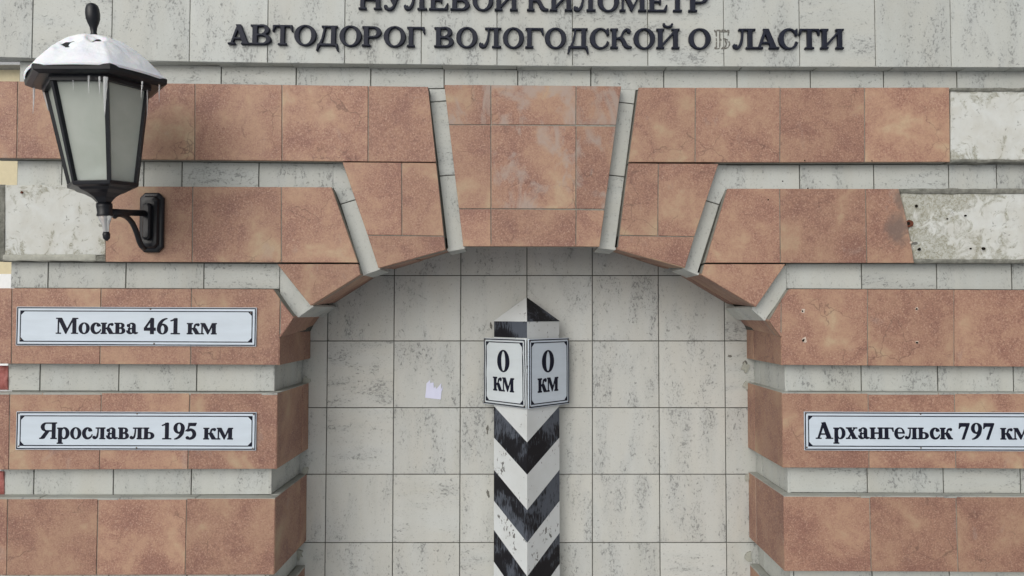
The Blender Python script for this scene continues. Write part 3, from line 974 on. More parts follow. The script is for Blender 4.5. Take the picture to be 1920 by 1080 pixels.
class Glyph:
    def __init__(g, w): g.w = w; g.ops = []
    def p(g, *P): g.ops.append(('+', 'P', P)); return g
    def r(g, x0, y0, x1, y1): return g.p((x0, y0), (x1, y0), (x1, y1), (x0, y1))
    def mp(g, *P): g.ops.append(('-', 'P', P)); return g
    def mr(g, x0, y0, x1, y1): return g.mp((x0, y0), (x1, y0), (x1, y1), (x0, y1))
    def ell(g, cx, cy, rx, ry, op='+'):
        g.ops.append((op, 'P', [(cx + rx * math.cos(i / 36 * 2 * math.pi), cy + ry * math.sin(i / 36 * 2 * math.pi)) for i in range(36)])); return g
    def me(g, cx, cy, rx, ry): return g.ell(cx, cy, rx, ry, '-')
    def s(g, *Q):            # round stroke through (x, y, half width)
        # smooth with Catmull-Rom
        Q = [np.array(q, float) for q in Q]
        pts = []
        for i in range(len(Q) - 1):
            p0 = Q[max(i - 1, 0)]; p1 = Q[i]; p2 = Q[i + 1]; p3 = Q[min(i + 2, len(Q) - 1)]
            for k in range(6):
                t = k / 6
                pts.append(0.5 * ((2 * p1) + (-p0 + p2) * t + (2 * p0 - 5 * p1 + 4 * p2 - p3) * t * t + (-p0 + 3 * p1 - 3 * p2 + p3) * t ** 3))
        pts.append(Q[-1])
        g.ops.append(('+', 'S', pts)); return g
    def field(g, X, Y):
        F = np.full(X.shape, 1e3)
        for op, kind, D in g.ops:
            if kind == 'P': d = sd_poly(D, X, Y)
            else:
                d = np.full(X.shape, 1e3)
                for a, b in zip(D, D[1:]):
                    ex, ey = b[0] - a[0], b[1] - a[1]
                    t = np.clip(((X - a[0]) * ex + (Y - a[1]) * ey) / max(ex * ex + ey * ey, 1e-12), 0, 1)
                    d = np.minimum(d, np.hypot(X - a[0] - ex * t, Y - a[1] - ey * t) - (a[2] + (b[2] - a[2]) * t))
            F = np.minimum(F, d) if op == '+' else np.maximum(F, -d)
        return F


def contours(F, xs, ys):
    """closed zero contours of F, interpolated"""
    ins = F < 0
    nx_, ny_ = F.shape[1], F.shape[0]
    mixed = ~((ins[:-1, :-1] == ins[1:, :-1]) & (ins[:-1, :-1] == ins[:-1, 1:]) & (ins[:-1, :-1] == ins[1:, 1:]))
    nxt = {}
    pt = {}
    def edge(j, i, jj, ii):
        k = (min(j, jj), min(i, ii), 0 if j == jj else 1)
        if k not in pt:
            a, b = F[j, i], F[jj, ii]
            t = a / (a - b)
            pt[k] = (xs[i] + (xs[ii] - xs[i]) * t, ys[j] + (ys[jj] - ys[j]) * t)
        return k
    for j, i in zip(*np.nonzero(mixed)):
        c = [(j, i), (j, i + 1), (j + 1, i + 1), (j + 1, i)]
        v = [ins[q] for q in c]
        cr = []
        for k in range(4):
            a, b = k, (k + 1) % 4
            if v[a] != v[b]:
                cr.append((edge(*c[a], *c[b]), v[a]))
        # leaving edges (inside -> outside) connect to the next entering edge
        m = len(cr)
        for q in range(m):
            if cr[q][1]:       # inside then outside
                nxt.setdefault(cr[q][0], []).append(cr[(q + 1) % m][0] if not cr[(q + 1) % m][1] else cr[q - 1][0])
    loops = []
    used = set()
    for st in list(nxt):
        if st in used: continue
        lp = []
        k = st
        while k in nxt and k not in used:
            used.add(k); lp.append(pt[k]); k = nxt[k][0]
        if len(lp) > 5: loops.append(lp)
    return loops


def simplify(P, tol):
    P = [np.array(p) for p in P]
    def dp(a, b):
        if b <= a + 1: return []
        A, B = P[a], P[b]
        d = B - A
        L_ = np.hypot(*d)
        best, k = 0, None
        for i in range(a + 1, b):
            q = P[i] - A
            e = abs(d[0] * q[1] - d[1] * q[0]) / L_ if L_ > 1e-9 else np.hypot(*q)
            if e > best: best, k = e, i
        if best > tol: return dp(a, k) + [k] + dp(k, b)
        return []
    h = len(P) // 2
    idx = [0] + dp(0, h) + [h] + dp(h, len(P) - 1) + ([len(P) - 1] if np.hypot(*(P[-1] - P[0])) > tol else [])
    return [tuple(P[i]) for i in idx]


def glyph_loops(g, res=80, post=None, bold=.014):
    x0, x1, y0, y1 = -0.15, g.w + 0.15, -0.45, 1.35
    xs = np.arange(x0, x1, 1 / res) + 0.00037
    ys = np.arange(y0, y1, 1 / res) + 0.00041
    X, Y = np.meshgrid(xs, ys)
    F = g.field(X, Y)
    if post: F = post(F, X, Y)
    else: F = F - bold
    F = np.where(np.abs(F) < 1e-6, 1e-6, F)
    return [simplify(l, 0.0045) for l in contours(F, xs, ys)]


def curve_mesh(loops, extrude, bevel=0.0, name='letter'):
    cu = bpy.data.curves.new(name, 'CURVE')
    cu.dimensions = '2D'
    cu.fill_mode = 'BOTH'
    cu.extrude = extrude
    cu.bevel_depth = bevel
    cu.bevel_resolution = 1
    cu.offset = -bevel
    for lp in loops:
        if len(lp) < 3: continue
        sp = cu.splines.new('POLY')
        sp.points.add(len(lp) - 1)
        for p, q in zip(sp.points, lp): p.co = (q[0], q[1], 0, 1)
        sp.use_cyclic_u = True
    o = bpy.data.objects.new('tmp', cu)
    COL.objects.link(o)
    bpy.context.view_layer.update()
    dg = bpy.context.evaluated_depsgraph_get()
    me = bpy.data.meshes.new_from_object(o.evaluated_get(dg))
    bpy.data.objects.remove(o)
    bpy.data.curves.remove(cu)
    me.name = name
    me.materials.clear()
    return me


def slab(ch, s=.215, t=.085, f=.085, e=.085, times=False):
    """capital letters; s stem, t thin stroke, f serif thickness, e serif reach"""
    def stem(g, x, y0=0, y1=1, top=True, bot=True, ww=None):
        ww = ww or s
        g.r(x, y0, x + ww, y1)
        if bot: g.r(x - e, y0, x + ww + e, y0 + f)
        if top: g.r(x - e, y1 - f, x + ww + e, y1)
        return g
    x = e
    if ch == 'А':
        g = Glyph(1.08)
        g.p((.36, 1.0), (.60, 1.0), (.985, 0), (.72, 0)).p((.42, .985), (.50, .86), (.205, .0), (.10, .0))
        g.r(.23, .26, .76, .26 + t).r(0, 0, .34, f).r(.62, 0, 1.08, f)
        if times: g.p((.42, .9), (.60, 1.02), (.56, 1.02), (.48, 1.02))
        return g
    if ch == 'В':
        g = Glyph(.93)
        g.r(x, .5 - t * .4, .50, 1).ell(.50, .755, .33, .245 + .02)
        g.mr(x + s, .5 + t * .6, .50, 1 - t).me(.50, .757, .33 - s * .95, .245 - t * .8)
        g.mr(0, 0, .9, .5 - t * .4)
        g2 = Glyph(.93)
        g.r(x, 0, .53, .5 + t * .4).ell(.53, .265, .38, .268)
        g.mr(x + s, t, .53, .5 - t * .6).me(.53, .263, .38 - s, .262 - t)
        g.r(x, 0, x + s, 1).r(0, 0, x + s, f).r(0, 1 - f, x + s, 1)
        g.r(x + s, 1 - t, .5, 1).r(x + s, 0, .5, t)
        return g
    if ch in 'ОO':
        return Glyph(1.06).ell(.53, .5, .53, .525).me(.53, .5, .53 - s * 1.08, .525 - t * .85)
    if ch == 'Т':
        g = Glyph(1.0)
        g.r(.04, 1 - f, .96, 1).p((.0, .68), (.055, .68), (.15, 1 - f), (.15, 1), (.03, 1)).p((1, .68), (.945, .68), (.85, 1 - f), (.85, 1), (.97, 1))
        g.r(.5 - s / 2, 0, .5 + s / 2, 1).r(.5 - s / 2 - e * 1.3, 0, .5 + s / 2 + e * 1.3, f)
        return g
    if ch == 'Г':
        g = Glyph(.88)
        stem(g, x).r(x, 1 - f, .86, 1).p((.88, .66), (.825, .66), (.73, 1 - f), (.73, 1), (.86, 1))
        return g
    if ch == 'Р':
        g = Glyph(.93)
        g.r(x, .42, .52, 1).ell(.52, .71, .38, .29).mr(x + s, .42 + t, .52, 1 - t).me(.52, .71, .38 - s, .29 - t)
        stem(g, x)
        return g
    if ch == 'Д':
        g = Glyph(1.06)
        g.r(.70, 0, .70 + s, 1).r(.24, 1 - f, 1.0, 1)
        g.p((.36, 1 - f), (.44, 1 - f), (.36, .42), (.25, f), (.12, f), (.24, .35))
        g.r(.10, 0, .98, f + .015)
        g.p((.0, -.27), (.055, -.27), (.17, 0), (.17, f), (.05, f)).p((1.06, -.27), (1.005, -.27), (.89, 0), (.89, f), (1.01, f))
        return g
    if ch == 'Л':
        g = Glyph(1.12)
        g.r(.74, 0, .74 + s, 1).r(.30, 1 - f, 1.12 - .02, 1).r(.74 - e, 0, 1.10, f)
        g.s((.48, .96, .045), (.47, .60, .045), (.41, .28, .06), (.30, .09, .065), (.17, .04, .055), (.09, .10, .06))
        g.ell(.12, .15, .11, .10)
        g.me(.16, .235, .06, .035)
        return g
    if ch == 'С':
        g = Glyph(.93)
        g.ell(.50, .5, .50, .525).me(.55, .5, .50 - s * .9, .525 - t * .9)
        g.mp((.60, .5), (1.2, .86), (1.2, .17))
        g.p((.93, 1.0), (.86, 1.0), (.80, .93), (.74, .84), (.88, .66), (.93, .66))
        g.s((.72, .08, .05), (.85, .16, .035), (.91, .26, .025))
        return g
    if ch == 'К':
        g = Glyph(1.12)
        stem(g, x)
        g.s((x + s, .50, .04), (.52, .56, .045), (.66, .82, .05), (.80, .95, .05), (.93, .93, .05))
        g.ell(.95, .86, .10, .10)
        g.s((.47, .52, .06), (.62, .45, .09), (.76, .18, .10), (.90, .07, .07), (1.06, .06, .045))
        return g
    if ch in 'ИЙ':
        g = Glyph(1.14)
        stem(g, x); stem(g, 1.14 - e - s)
        g.p((x + s - .02, .10), (x + s - .02, .24), (1.14 - e - s + .02, .90), (1.14 - e - s + .02, .76))
        if ch == 'Й':
            g.s((.37, 1.22, .055), (.42, 1.13, .045), (.57, 1.09, .045), (.72, 1.13, .045), (.77, 1.22, .055))
        return g
    if ch == 'Н':
        g = Glyph(1.14)
        stem(g, x); stem(g, 1.14 - e - s)
        g.r(.2, .5 - t / 2, .95, .5 + t / 2)
        return g
    if ch == 'У':
        g = Glyph(1.08)
        g.p((.08, 1), (.34, 1), (.66, .38), (.56, .22), (.50, .26))
        g.s((.88, .98, .04), (.72, .55, .04), (.58, .22, .05), (.44, .05, .06), (.26, .02, .06), (.14, .10, .06))
        g.ell(.14, .13, .10, .10)
        g.r(0, 1 - f, .46, 1).r(.70, 1 - f, 1.08, 1)
        return g
    if ch == 'Е':
        g = Glyph(.94)
        stem(g, x, top=True)
        g.r(x, 1 - f, .86, 1).r(x, 0, .88, f).r(x + s, .5 - t / 2, .60, .5 + t / 2).r(.56, .36, .63, .64)
        g.p((.88, .68), (.83, .68), (.73, 1 - f), (.73, 1), (.87, 1)).p((.94, .33), (.885, .33), (.76, f), (.76, 0), (.90, 0))
        return g
    if ch == 'М':
        g = Glyph(1.34)
        g.r(.11, 0, .11 + t, 1).r(0, 0, .30, f).r(0, 1 - f, .3, 1)
        g.p((.09, 1), (.34, 1), (.72, .22), (.62, 0), (.585, 0), (.15, .90))
        g.p((.62, 0), (.58, 0), (.66, .26), (1.02, 1), (1.06, .9))
        g.r(1.02, 0, 1.02 + s, 1).r(1.02 - e, 0, 1.34, f).r(1.0, 1 - f, 1.34, 1)
        return g
    if ch == 'Я':
        g = Glyph(1.06)
        xr = 1.06 - e - s
        g.r(.42, .46, xr, 1).ell(.42, .73, .34, .27).mr(.42, .46 + t, xr, 1 - t).me(.42, .73, .34 - s, .27 - t)
        stem(g, xr)
        g.p((.40, .50), (.62, .50), (.30, .03), (.20, 0), (.0, 0), (.0, f), (.08, f + .02))
        return g
    if ch == 'Б':
        g = Glyph(.9)
        g.r(x, 0, .5, .55).ell(.5, .275, .36, .275).mr(x + s, t, .5, .55 - t).me(.5, .275, .36 - s, .275 - t)
        stem(g, x, top=False, bot=False)
        g.r(0, 1 - f, .82, 1).r(0, 0, .4, f).r(.77, .74, .82, 1)
        return g
    raise KeyError(ch)


def small(ch):
    """bold roman lower case and figures, capital height 1"""
    s, t, f, e, h = .205, .055, .05, .07, .70
    def stem(g, x, y0=0, y1=h, top=1, bot=1):
        g.r(x, y0, x + s, y1)
        if bot: g.r(x - e, y0, x + s + e, y0 + f)
        if top == 1: g.r(x - e, y1 - f, x + s + e, y1)
        return g
    if ch == 'о': return Glyph(.70).ell(.35, .345, .33, .362).me(.35, .345, .145, .322)
    if ch == 'с':
        g = Glyph(.62).ell(.34, .345, .32, .362).me(.42, .36, .20, .30).mp((.36, .38), (.9, .62), (.9, .16))
        g.ell(.49, .56, .10, .10)
        g.s((.40, .04, .04), (.52, .10, .03), (.61, .20, .02))
        return g
    if ch == 'е':
        g = Glyph(.64).ell(.34, .345, .32, .362).me(.38, .36, .17, .30).mr(.36, .10, .9, .34)
        g.r(.12, .35, .63, .40)
        g.me(.345, .53, .125, .125)
        g.r(.15, .35, .64, .41).s((.38, .05, .045), (.50, .08, .035), (.62, .19, .02))
        return g
    if ch == 'а':
        g = Glyph(.72)
        g.ell(.25, .19, .23, .20).me(.33, .20, .115, .135)
        g.p((.25, .34), (.40, .44), (.40, .37), (.3, .30))
        g.r(.37, .10, .37 + s * .95, .52).ell(.355, .53, .215, .175).me(.30, .50, .10, .15).mr(.0, .2, .12, .53)
        g.ell(.14, .53, .095, .09).r(.37, .12, .565, .5)
        g.s((.50, .10, .08), (.58, .05, .055), (.70, .07, .02))
        return g
    if ch == 'к':
        g = stem(Glyph(.80), e)
        g.s((e + s, .34, .03), (.42, .38, .035), (.50, .58, .045), (.62, .63, .045), (.68, .62, .045))
        g.ell(.68, .60, .075, .085)
        g.p((.34, .38), (.46, .42), (.56, .36), (.74, .05), (.80, f), (.80, 0), (.52, 0), (.36, .30))
        return g
    if ch == 'в':
        g = Glyph(.68)
        g.r(e, .33, .36, h).ell(.36, .53, .235, .17).mr(e + s, .38, .36, h - t).me(.36, .53, .235 - .16, .12)
        g.mr(0, 0, .9, .35).r(e, 0, .38, .40).ell(.38, .195, .27, .197).mr(e + s, t, .38, .335).me(.38, .195, .27 - .185, .142)
        return g.r(e, 0, e + s, h).r(0, 0, .3, f).r(0, h - f, .3, h)
    if ch == 'м':
        g = Glyph(.98)
        g.r(.06, 0, .06 + t, h).r(0, 0, .19, f).r(0, h - f, .2, h)
        g.p((.06, h), (.26, h), (.52, .20), (.46, 0), (.43, 0), (.10, .60)).p((.46, 0), (.44, .06), (.70, h), (.76, h), (.76, .62))
        return g.r(.71, 0, .71 + s, h).r(.65, 0, .98, f).r(.70, h - f, .98, h)
    if ch == 'р':
        g = Glyph(.76)
        g.ell(.44, .345, .30, .362).me(.40, .345, .145, .305)
        g.r(e, -.30, e + s, h - .02).r(0, -.30, e + s + e, -.30 + f).r(0, h - f - .02, e + s, h - .02)
        return g
    if ch == 'л':
        g = Glyph(.80)
        g.r(.50, 0, .50 + s, h).r(.44, 0, .78, f).r(.20, h - f, .78, h)
        g.s((.34, h - .03, .028), (.335, .40, .03), (.28, .14, .045), (.18, .05, .05), (.10, .05, .045)).ell(.095, .095, .085, .085)
        return g
    if ch == 'ь':
        g = Glyph(.70)
        g.r(e, 0, .38, .42).ell(.38, .21, .29, .21).mr(e + s, t, .38, .365).me(.38, .21, .29 - .195, .155)
        return stem(g, e)
    if ch == 'х':
        g = Glyph(.72)
        g.p((.06, h), (.30, h), (.67, 0), (.43, 0)).p((.08, 0), (.15, 0), (.60, h), (.53, h))
        return g.r(0, h - f, .36, h).r(.44, h - f, .70, h).r(0, 0, .27, f).r(.38, 0, .72, f)
    if ch == 'н':
        g = stem(stem(Glyph(.84), e), .84 - e - s)
        return g.r(.2, .33, .65, .39)
    if ch == 'г':
        g = stem(Glyph(.62), e)
        return g.r(e, h - f, .60, h).p((.62, .45), (.575, .45), (.50, h - f), (.50, h), (.60, h))
    if ch == '0': return Glyph(.74).ell(.37, .5, .335, .515).me(.37, .5, .135, .47)
    if ch == '1':
        return Glyph(.74).r(.29, 0, .29 + s, 1.0).r(.12, 0, .66, f).p((.08, .86), (.10, .82), (.30, .88), (.42, .95), (.46, 1.0), (.42, 1.02))
    if ch == '4':
        return Glyph(.74).r(.40, 0, .40 + s, 1.0).r(.02, .22, .72, .39).p((.02, .39), (.02, .28), (.09, .28), (.44, .86), (.44, 1.0), (.52, 1.02), (.45, 1.02))
    if ch == '7':
        return Glyph(.74).p((.06, 1), (.70, 1), (.70, .93), (.36, -.01), (.21, -.01), (.50, .80), (.20, .80), (.11, .74), (.07, .66), (.03, .66))
    if ch == '5':
        g = Glyph(.74).p((.18, 1), (.67, 1), (.60, .83), (.25, .83), (.21, .74), (.15, .55), (.11, .52))
        g.ell(.28, .32, .36, .335).me(.22, .32, .22, .235).mr(-.2, .08, .08, .5).mr(-.3, .10, .12, .5)
        g.p((.12, .48), (.15, .60), (.32, .66), (.32, .52))
        return g.ell(.12, .085, .10, .085).s((.16, .03, .03), (.28, .01, .03), (.40, .05, .04))
    if ch in '69':
        g = Glyph(.74)
        def T(x, y): return (x, y) if ch == '6' else (.74 - x, 1 - y)
        def E(op, cx, cy, rx, ry):
            cx, cy = T(cx, cy); g.ell(cx, cy, rx, ry, op)
        E('+', .37, .32, .335, .335)
        def St(*q): g.s(*[(*T(a, b), c) for a, b, c in q])
        St((.15, .34, .11), (.20, .62, .10), (.34, .84, .07), (.52, .96, .04), (.64, .99, .02))
        E('-', .375, .30, .13, .27)
        return g
    raise KeyError(ch)


CACHE = {}
def loops_of(ch, style):
    k = (ch, style)
    if k not in CACHE:
        if style == 'slab': g = slab(ch)
        elif ch in 'МЯА': g = slab(ch, s=.205, t=.055, f=.045, e=.085, times=True)
        else: g = small(ch)
        lp = glyph_loops(g, bold=.006 if style == 'slab' else .020)
        CACHE[k] = (g.w, lp)
    return CACHE[k]


def text_loops(txt, style, spacing=.035, space=.33):
    """all outlines of a line of text, capital height 1, starting at x=0; returns loops and width"""
    x = 0
    out = []
    for ch in txt:
        if ch == ' ': x += space; continue
        w_, lp = loops_of(ch, style)
        out += [[(p[0] + x, p[1]) for p in l] for l in lp]
        x += w_ + spacing
    return out, x - spacing


UPRIGHT = (rad(90), 0, 0)

# ---- raised inscription on the cornice
def base2(x):
    return lerp_line([(420, 84.3), (796, 89.8), (1000, 91.8), (1300, 93.3), (1600, 93.6)], x)
def base1(x):
    return lerp_line([(660, 19.3), (1000, 22.2), (1330, 24.2)], x)
LINE2 = [('А', 429.5, 472), ('В', 471.5, 510.7), ('Т', 512, 550), ('О', 553, 594), ('Д', 594.5, 636), ('О', 637.5, 678), ('Р', 679.7, 716.8), ('О', 720, 761),
         ('Г', 763.7, 796.8), ('В', 814.7, 851.9), ('О', 855.6, 895.3), ('Л', 897.8, 940.6), ('О', 943, 982), ('Г', 985, 1019), ('О', 1021.4, 1061.4),
         ('Д', 1063.6, 1103.2), ('С', 1105.4, 1140.7), ('К', 1143.8, 1184.8), ('О', 1187.3, 1227.6), ('Й', 1229.8, 1272.9), ('О', 1290, 1331),
         ('Л', 1372, 1415.5), ('А', 1414.9, 1459), ('С', 1458, 1494), ('Т', 1496.7, 1535), ('И', 1536.5, 1579.8)]
LINE1 = [('Н', 673.4, 716.8), ('У', 719, 758.5), ('Л', 757.4, 802), ('Е', 805, 841), ('В', 845, 882), ('О', 885.9, 925), ('Й', 927.4, 970.8), ('К', 988, 1029),
         ('И', 1030.5, 1073), ('Л', 1074.6, 1117), ('О', 1120, 1160), ('М', 1161, 1211), ('Е', 1214, 1250), ('Т', 1250.5, 1288), ('Р', 1289.6, 1328.3)]
def inscription(line, basef, cap, label):
    e_ = empty('inscription', (W((line[0][1] + line[-1][2]) / 2, basef(1000), YC)), label, 'inscription')
    seen = {}
    for ch, xa, xb in line:
        a, b = W(xa, basef(xa), YC), W(xb, basef(xb), YC)
        wd, lp = loops_of(ch, 'slab')
        ch_m = cap * (DIST + YC) / FPX
        key = (ch, round((b.x - a.x) * 400))
        if key in seen: me = seen[key]
        else:
            kx_ = (b.x - a.x) / wd
            me = curve_mesh([[(p[0] * kx_, p[1] * ch_m) for p in l] for l in lp], 0.0055, 0.0022)
            me.materials.append(LETTER)
            seen[key] = me
        o = link('letter', me, None, e_, Vector((a.x, YC - 0.0082, (a.z + b.z) / 2)))
        o.rotation_euler = (rad(90), math.atan2(a.z - b.z, b.x - a.x), 0)
    return e_
inscription(LINE1, base1, 38.0, 'upper line of dark raised letters on the cornice, cut by the picture edge')
inscription(LINE2, base2, 38.0, 'lower line of dark raised letters with one letter missing on the cornice')
# pale glue trace of the missing letter
gB = slab('Б')
def trace(F, X, Y):
    n = np.zeros(X.shape)
    for i in range(X.shape[0]):
        for j in range(X.shape[1]):
            n[i, j] = noise.noise(Vector((X[i, j] * 9, Y[i, j] * 9, 3.3)))
    return np.maximum(np.abs(F + .012) - .034 - n * .02, -(n + .34))
lp = glyph_loops(gB, 60, trace)
a, b = W(1340, 92, YC), W(1368, 92, YC)
me = curve_mesh([[(p[0] * (b.x - a.x) / .85, p[1] * 36 * DIST / FPX) for p in l] for l in lp], 0.0009, 0)
o = link('glue_trace', me, GLUE, None, Vector((a.x, YC - 0.0012, a.z)))
o.rotation_euler = UPRIGHT
tag(o, 'rough glue outline left by the fallen letter on the cornice', 'glue mark')

# ------------------------------------------------------------------ enamel distance signs
def ring(x0, y0, x1, y1, t):
    return [[(x0, y0), (x1, y0), (x1, y1), (x0, y1)], [(x0 + t, y0 + t), (x0 + t, y1 - t), (x1 - t, y1 - t), (x1 - t, y0 + t)]]

def inner_frame(x0, y0, x1, y1, t, c):
    """frame whose inner outline has cut corners, so the corners read as filled triangles"""
    a, b, cc, d = x0 + t, y0 + t, x1 - t, y1 - t
    inner = [(a + c, b), (a, b + c), (a, d - c), (a + c, d), (cc - c, d), (cc, d - c), (cc, b + c), (cc - c, b)]
    return [[(x0, y0), (x1, y0), (x1, y1), (x0, y1)], inner]

def bend_plate(wd, ht, th, amp, nx_=24, nz_=8, seed=0.0, bulge=None):
    V, F = [], []
    for j in range(nz_ + 1):
        for i in range(nx_ + 1):
            x = -wd / 2 + wd * i / nx_; z = -ht / 2 + ht * j / nz_
            d = noise.noise(Vector((x * 6 + seed, z * 9, seed))) * amp
            V.append((x, -th + d, z))
    for j in range(nz_):
        for i in range(nx_):
            a = j * (nx_ + 1) + i
            F.append([a, a + 1, a + nx_ + 2, a + nx_ + 1])
    ringi = [i for i in range(nx_ + 1)] + [j * (nx_ + 1) + nx_ for j in range(1, nz_ + 1)] + [nz_ * (nx_ + 1) + i for i in range(nx_ - 1, -1, -1)] + [j * (nx_ + 1) for j in range(nz_ - 1, 0, -1)]
    b0 = len(V)
    for r in ringi: V.append((V[r][0], V[r][1] + th * .8, V[r][2]))
    m = len(ringi)
    for k in range(m): F.append([ringi[(k + 1) % m], ringi[k], b0 + k, b0 + (k + 1) % m])
    F.append([b0 + k for k in range(m)])
    return V, F

def screw(x, z, parent, base, r=0.0035):
    bm = bmesh.new()
    bmesh.ops.create_cone(bm, cap_ends=True, segments=10, radius1=r, radius2=r * .7, depth=0.0022, matrix=Matrix.Rotation(rad(90), 4, 'X'))
    link('screw', bm_mesh(bm, 'screw'), SCREW, parent, base + Vector((x, -0.0011, z)))

def road_sign(px_tl, px_tr, px_bl, text, tx0, tx1, tbase, cap, label, screws):
    tl, tr, bl = W(*px_tl, -0.006), W(*px_tr, -0.006), W(*px_bl, -0.006)
    wd, ht = (tr - tl).length, (tl - bl).length
    c = (tr + bl) / 2
    c.y = 0
    e_ = empty('distance_sign', c, label, 'sign')
    V, F = bend_plate(wd, ht, 0.006, 0.0)
    link('plate', mesh_from(V, F, 'plate'), SIGNW, e_, c)
    yk = -0.0063
    k = (DIST - .006) / FPX
    fr = curve_mesh(ring(-wd / 2 + .002, -ht / 2 + .002, wd / 2 - .002, ht / 2 - .002, 0.0042), 0.0002)
    o = link('outer_border', fr, INK, e_, c + Vector((0, yk, 0))); o.rotation_euler = UPRIGHT
    q = 0.0145
    fr = curve_mesh(inner_frame(-wd / 2 + q, -ht / 2 + q, wd / 2 - q, ht / 2 - q, 0.0038, 0.014), 0.0002)
    o = link('inner_border', fr, INK, e_, c + Vector((0, yk, 0))); o.rotation_euler = UPRIGHT
    lp, tw = text_loops(text, 'times')
    a, b = W(tx0, tbase, -.006), W(tx1, tbase, -.006)
    sx = (b.x - a.x) / tw
    sy = cap * k
    me = curve_mesh([[(p[0] * sx, p[1] * sy) for p in l] for l in lp], 0.0002, 0, 'lettering')
    o = link('lettering', me, INK, e_, Vector((a.x, yk, a.z))); o.rotation_euler = UPRIGHT
    for sxp, syp in screws:
        p = W(sxp, syp, -.006)
        screw(p.x - c.x, p.z - c.z, e_, c + Vector((0, -.006, 0)))
    # slight lean as fixed
    e_.rotation_euler = (0, math.atan2(tl.z - tr.z, tr.x - tl.x) , 0)
    return e_

road_sign((31, 575), (480.5, 576.8), (30, 647.5), 'Москва 461 км', 105, 406, 626, 29.2, 'white distance plate to Moscow, 461 km, the upper one at left', [(282, 579.5), (289, 644), (470.5, 586), (39, 637)])
road_sign((31, 771.7), (480.5, 773), (29.5, 843), 'Ярославль 195 км', 74, 436.5, 823, 30, 'white distance plate to Yaroslavl, 195 km, the lower one at left', [(257, 775.5), (256, 839.5), (475.5, 776.5), (35.5, 775), (474, 840.5), (35, 837)])
road_sign((1507.5, 772), (1958, 773.8), (1509, 844.2), 'Архангельск 797 км', 1530, 1930, 823, 29.5, 'white distance plate to Arkhangelsk, 797 km, on the right pier', [(1510.8, 776), (1726, 776.5), (1513, 839.5), (1727, 840), (1951, 777), (1951, 841)])

# ------------------------------------------------------------------ striped milepost in the niche
ridge = W(988.3, 700, 0.212)              # front edge of the post
HD = 0.144                                 # half diagonal
PX, PY0 = ridge.x, ridge.y
PYC = PY0 + HD
post = empty('milepost', (PX, PYC, 0), 'square post with black and white chevrons set edge-on in the niche', 'milepost')
def zz(px, py, y): return W(px, py, y).z
Z_EAVE = zz(988, 603, PY0)
Z_APEX = zz(988, 557, PYC)
Z_BAND = zz(988, 634, PY0)
def face_pt(side, u, z):                   # u=0 at the ridge, 1 at the side corner
    return Vector((PX + side * HD * u, PY0 + HD * u, z))
verts, faces, mats = [], [], []
def addf(pts, mi):
    b_ = len(verts)
    verts.extend([p - Vector((PX, PYC, 0)) for p in pts]); faces.append(list(range(b_, b_ + len(pts)))); mats.append(mi)
for side in (-1, 1):
    # (outer z, ridge z) of successive stripe boundaries
    sx = 926 if side < 0 else 1047.3
    base_o = [761.5, 820.5, 880.8, 939, 993.3 if side < 0 else 999, 1053 if side < 0 else 1057]
    base_r = [829.6, 890, 956.3, 1017.6, 1081, 1143]
    zo = [zz(sx, y, PYC) for y in base_o]
    zr = [zz(988, y, PY0) for y in base_r]
    for k in range(1, 8): zo += [zo[4] - .281 * k, zo[5] - .281 * k]; zr += [zr[4] - .284 * k, zr[5] - .284 * k]
    bo, br = [Z_BAND] + zo, [Z_BAND] + zr
    mi = 0
    for k in range(len(bo) - 1):
        a0, a1, b0, b1 = bo[k], bo[k + 1], br[k], br[k + 1]
        pts = [face_pt(side, 1, max(a0, 0)), face_pt(side, 1, max(a1, 0)), face_pt(side, 0, max(b1, 0)), face_pt(side, 0, max(b0, 0))]
        if a0 > 0.0 or b0 > 0:
            # clip at the ground where needed
            if min(a1, b1) < 0 and max(a0, b0) < 0: break
            addf(pts if side < 0 else pts[::-1], mi)
        mi = 1 - mi
    addf([face_pt(side, 1, Z_EAVE), face_pt(side, 1, Z_BAND), face_pt(side, 0, Z_BAND), face_pt(side, 0, Z_EAVE)], 1 if side < 0 else 0)
    back = Vector((PX + side * HD * .45, YN + .002, 0))
    addf([face_pt(side, 1, 0), face_pt(side, 1, Z_EAVE), Vector((back.x, back.y, Z_EAVE)), back], 0)
sh = link('shaft', mesh_from(verts, faces, 'shaft'), [WPAINT, BPAINT], post, Vector((PX, PYC, 0))).data
for p, m_ in zip(sh.polygons, mats): p.material_index = m_
bm = bmesh.new(); bm.from_mesh(sh); bmesh.ops.recalc_face_normals(bm, faces=bm.faces); bm.to_mesh(sh); bm.free()
# pyramid cap, a little wider than the shaft
verts, faces, mats = [], [], []
O = .004
ap = Vector((PX, PYC, Z_APEX))
fr = Vector((PX, PY0 - O, Z_EAVE)); lf = Vector((PX - HD - O, PYC, Z_EAVE)); rt = Vector((PX + HD + O, PYC, Z_EAVE))
yb_ = YN - .002
lb = Vector((PX - HD * .45, yb_, Z_EAVE)); rb = Vector((PX + HD * .45, yb_, Z_EAVE)); tb = Vector((PX, yb_, Z_APEX - (yb_ - PYC) * (Z_APEX - Z_EAVE) / HD))
addf([lf, fr, ap], 0); addf([fr, rt, ap], 1); addf([lf, ap, tb, lb], 0); addf([rt, rb, tb, ap], 1); addf([lf, lb, rb, rt, fr], 0)
cp = link('cap', mesh_from(verts, faces, 'cap'), [WPAINT, BPAINT], post, Vector((PX, PYC, 0))).data
for p, m_ in zip(cp.polygons, mats): p.material_index = m_
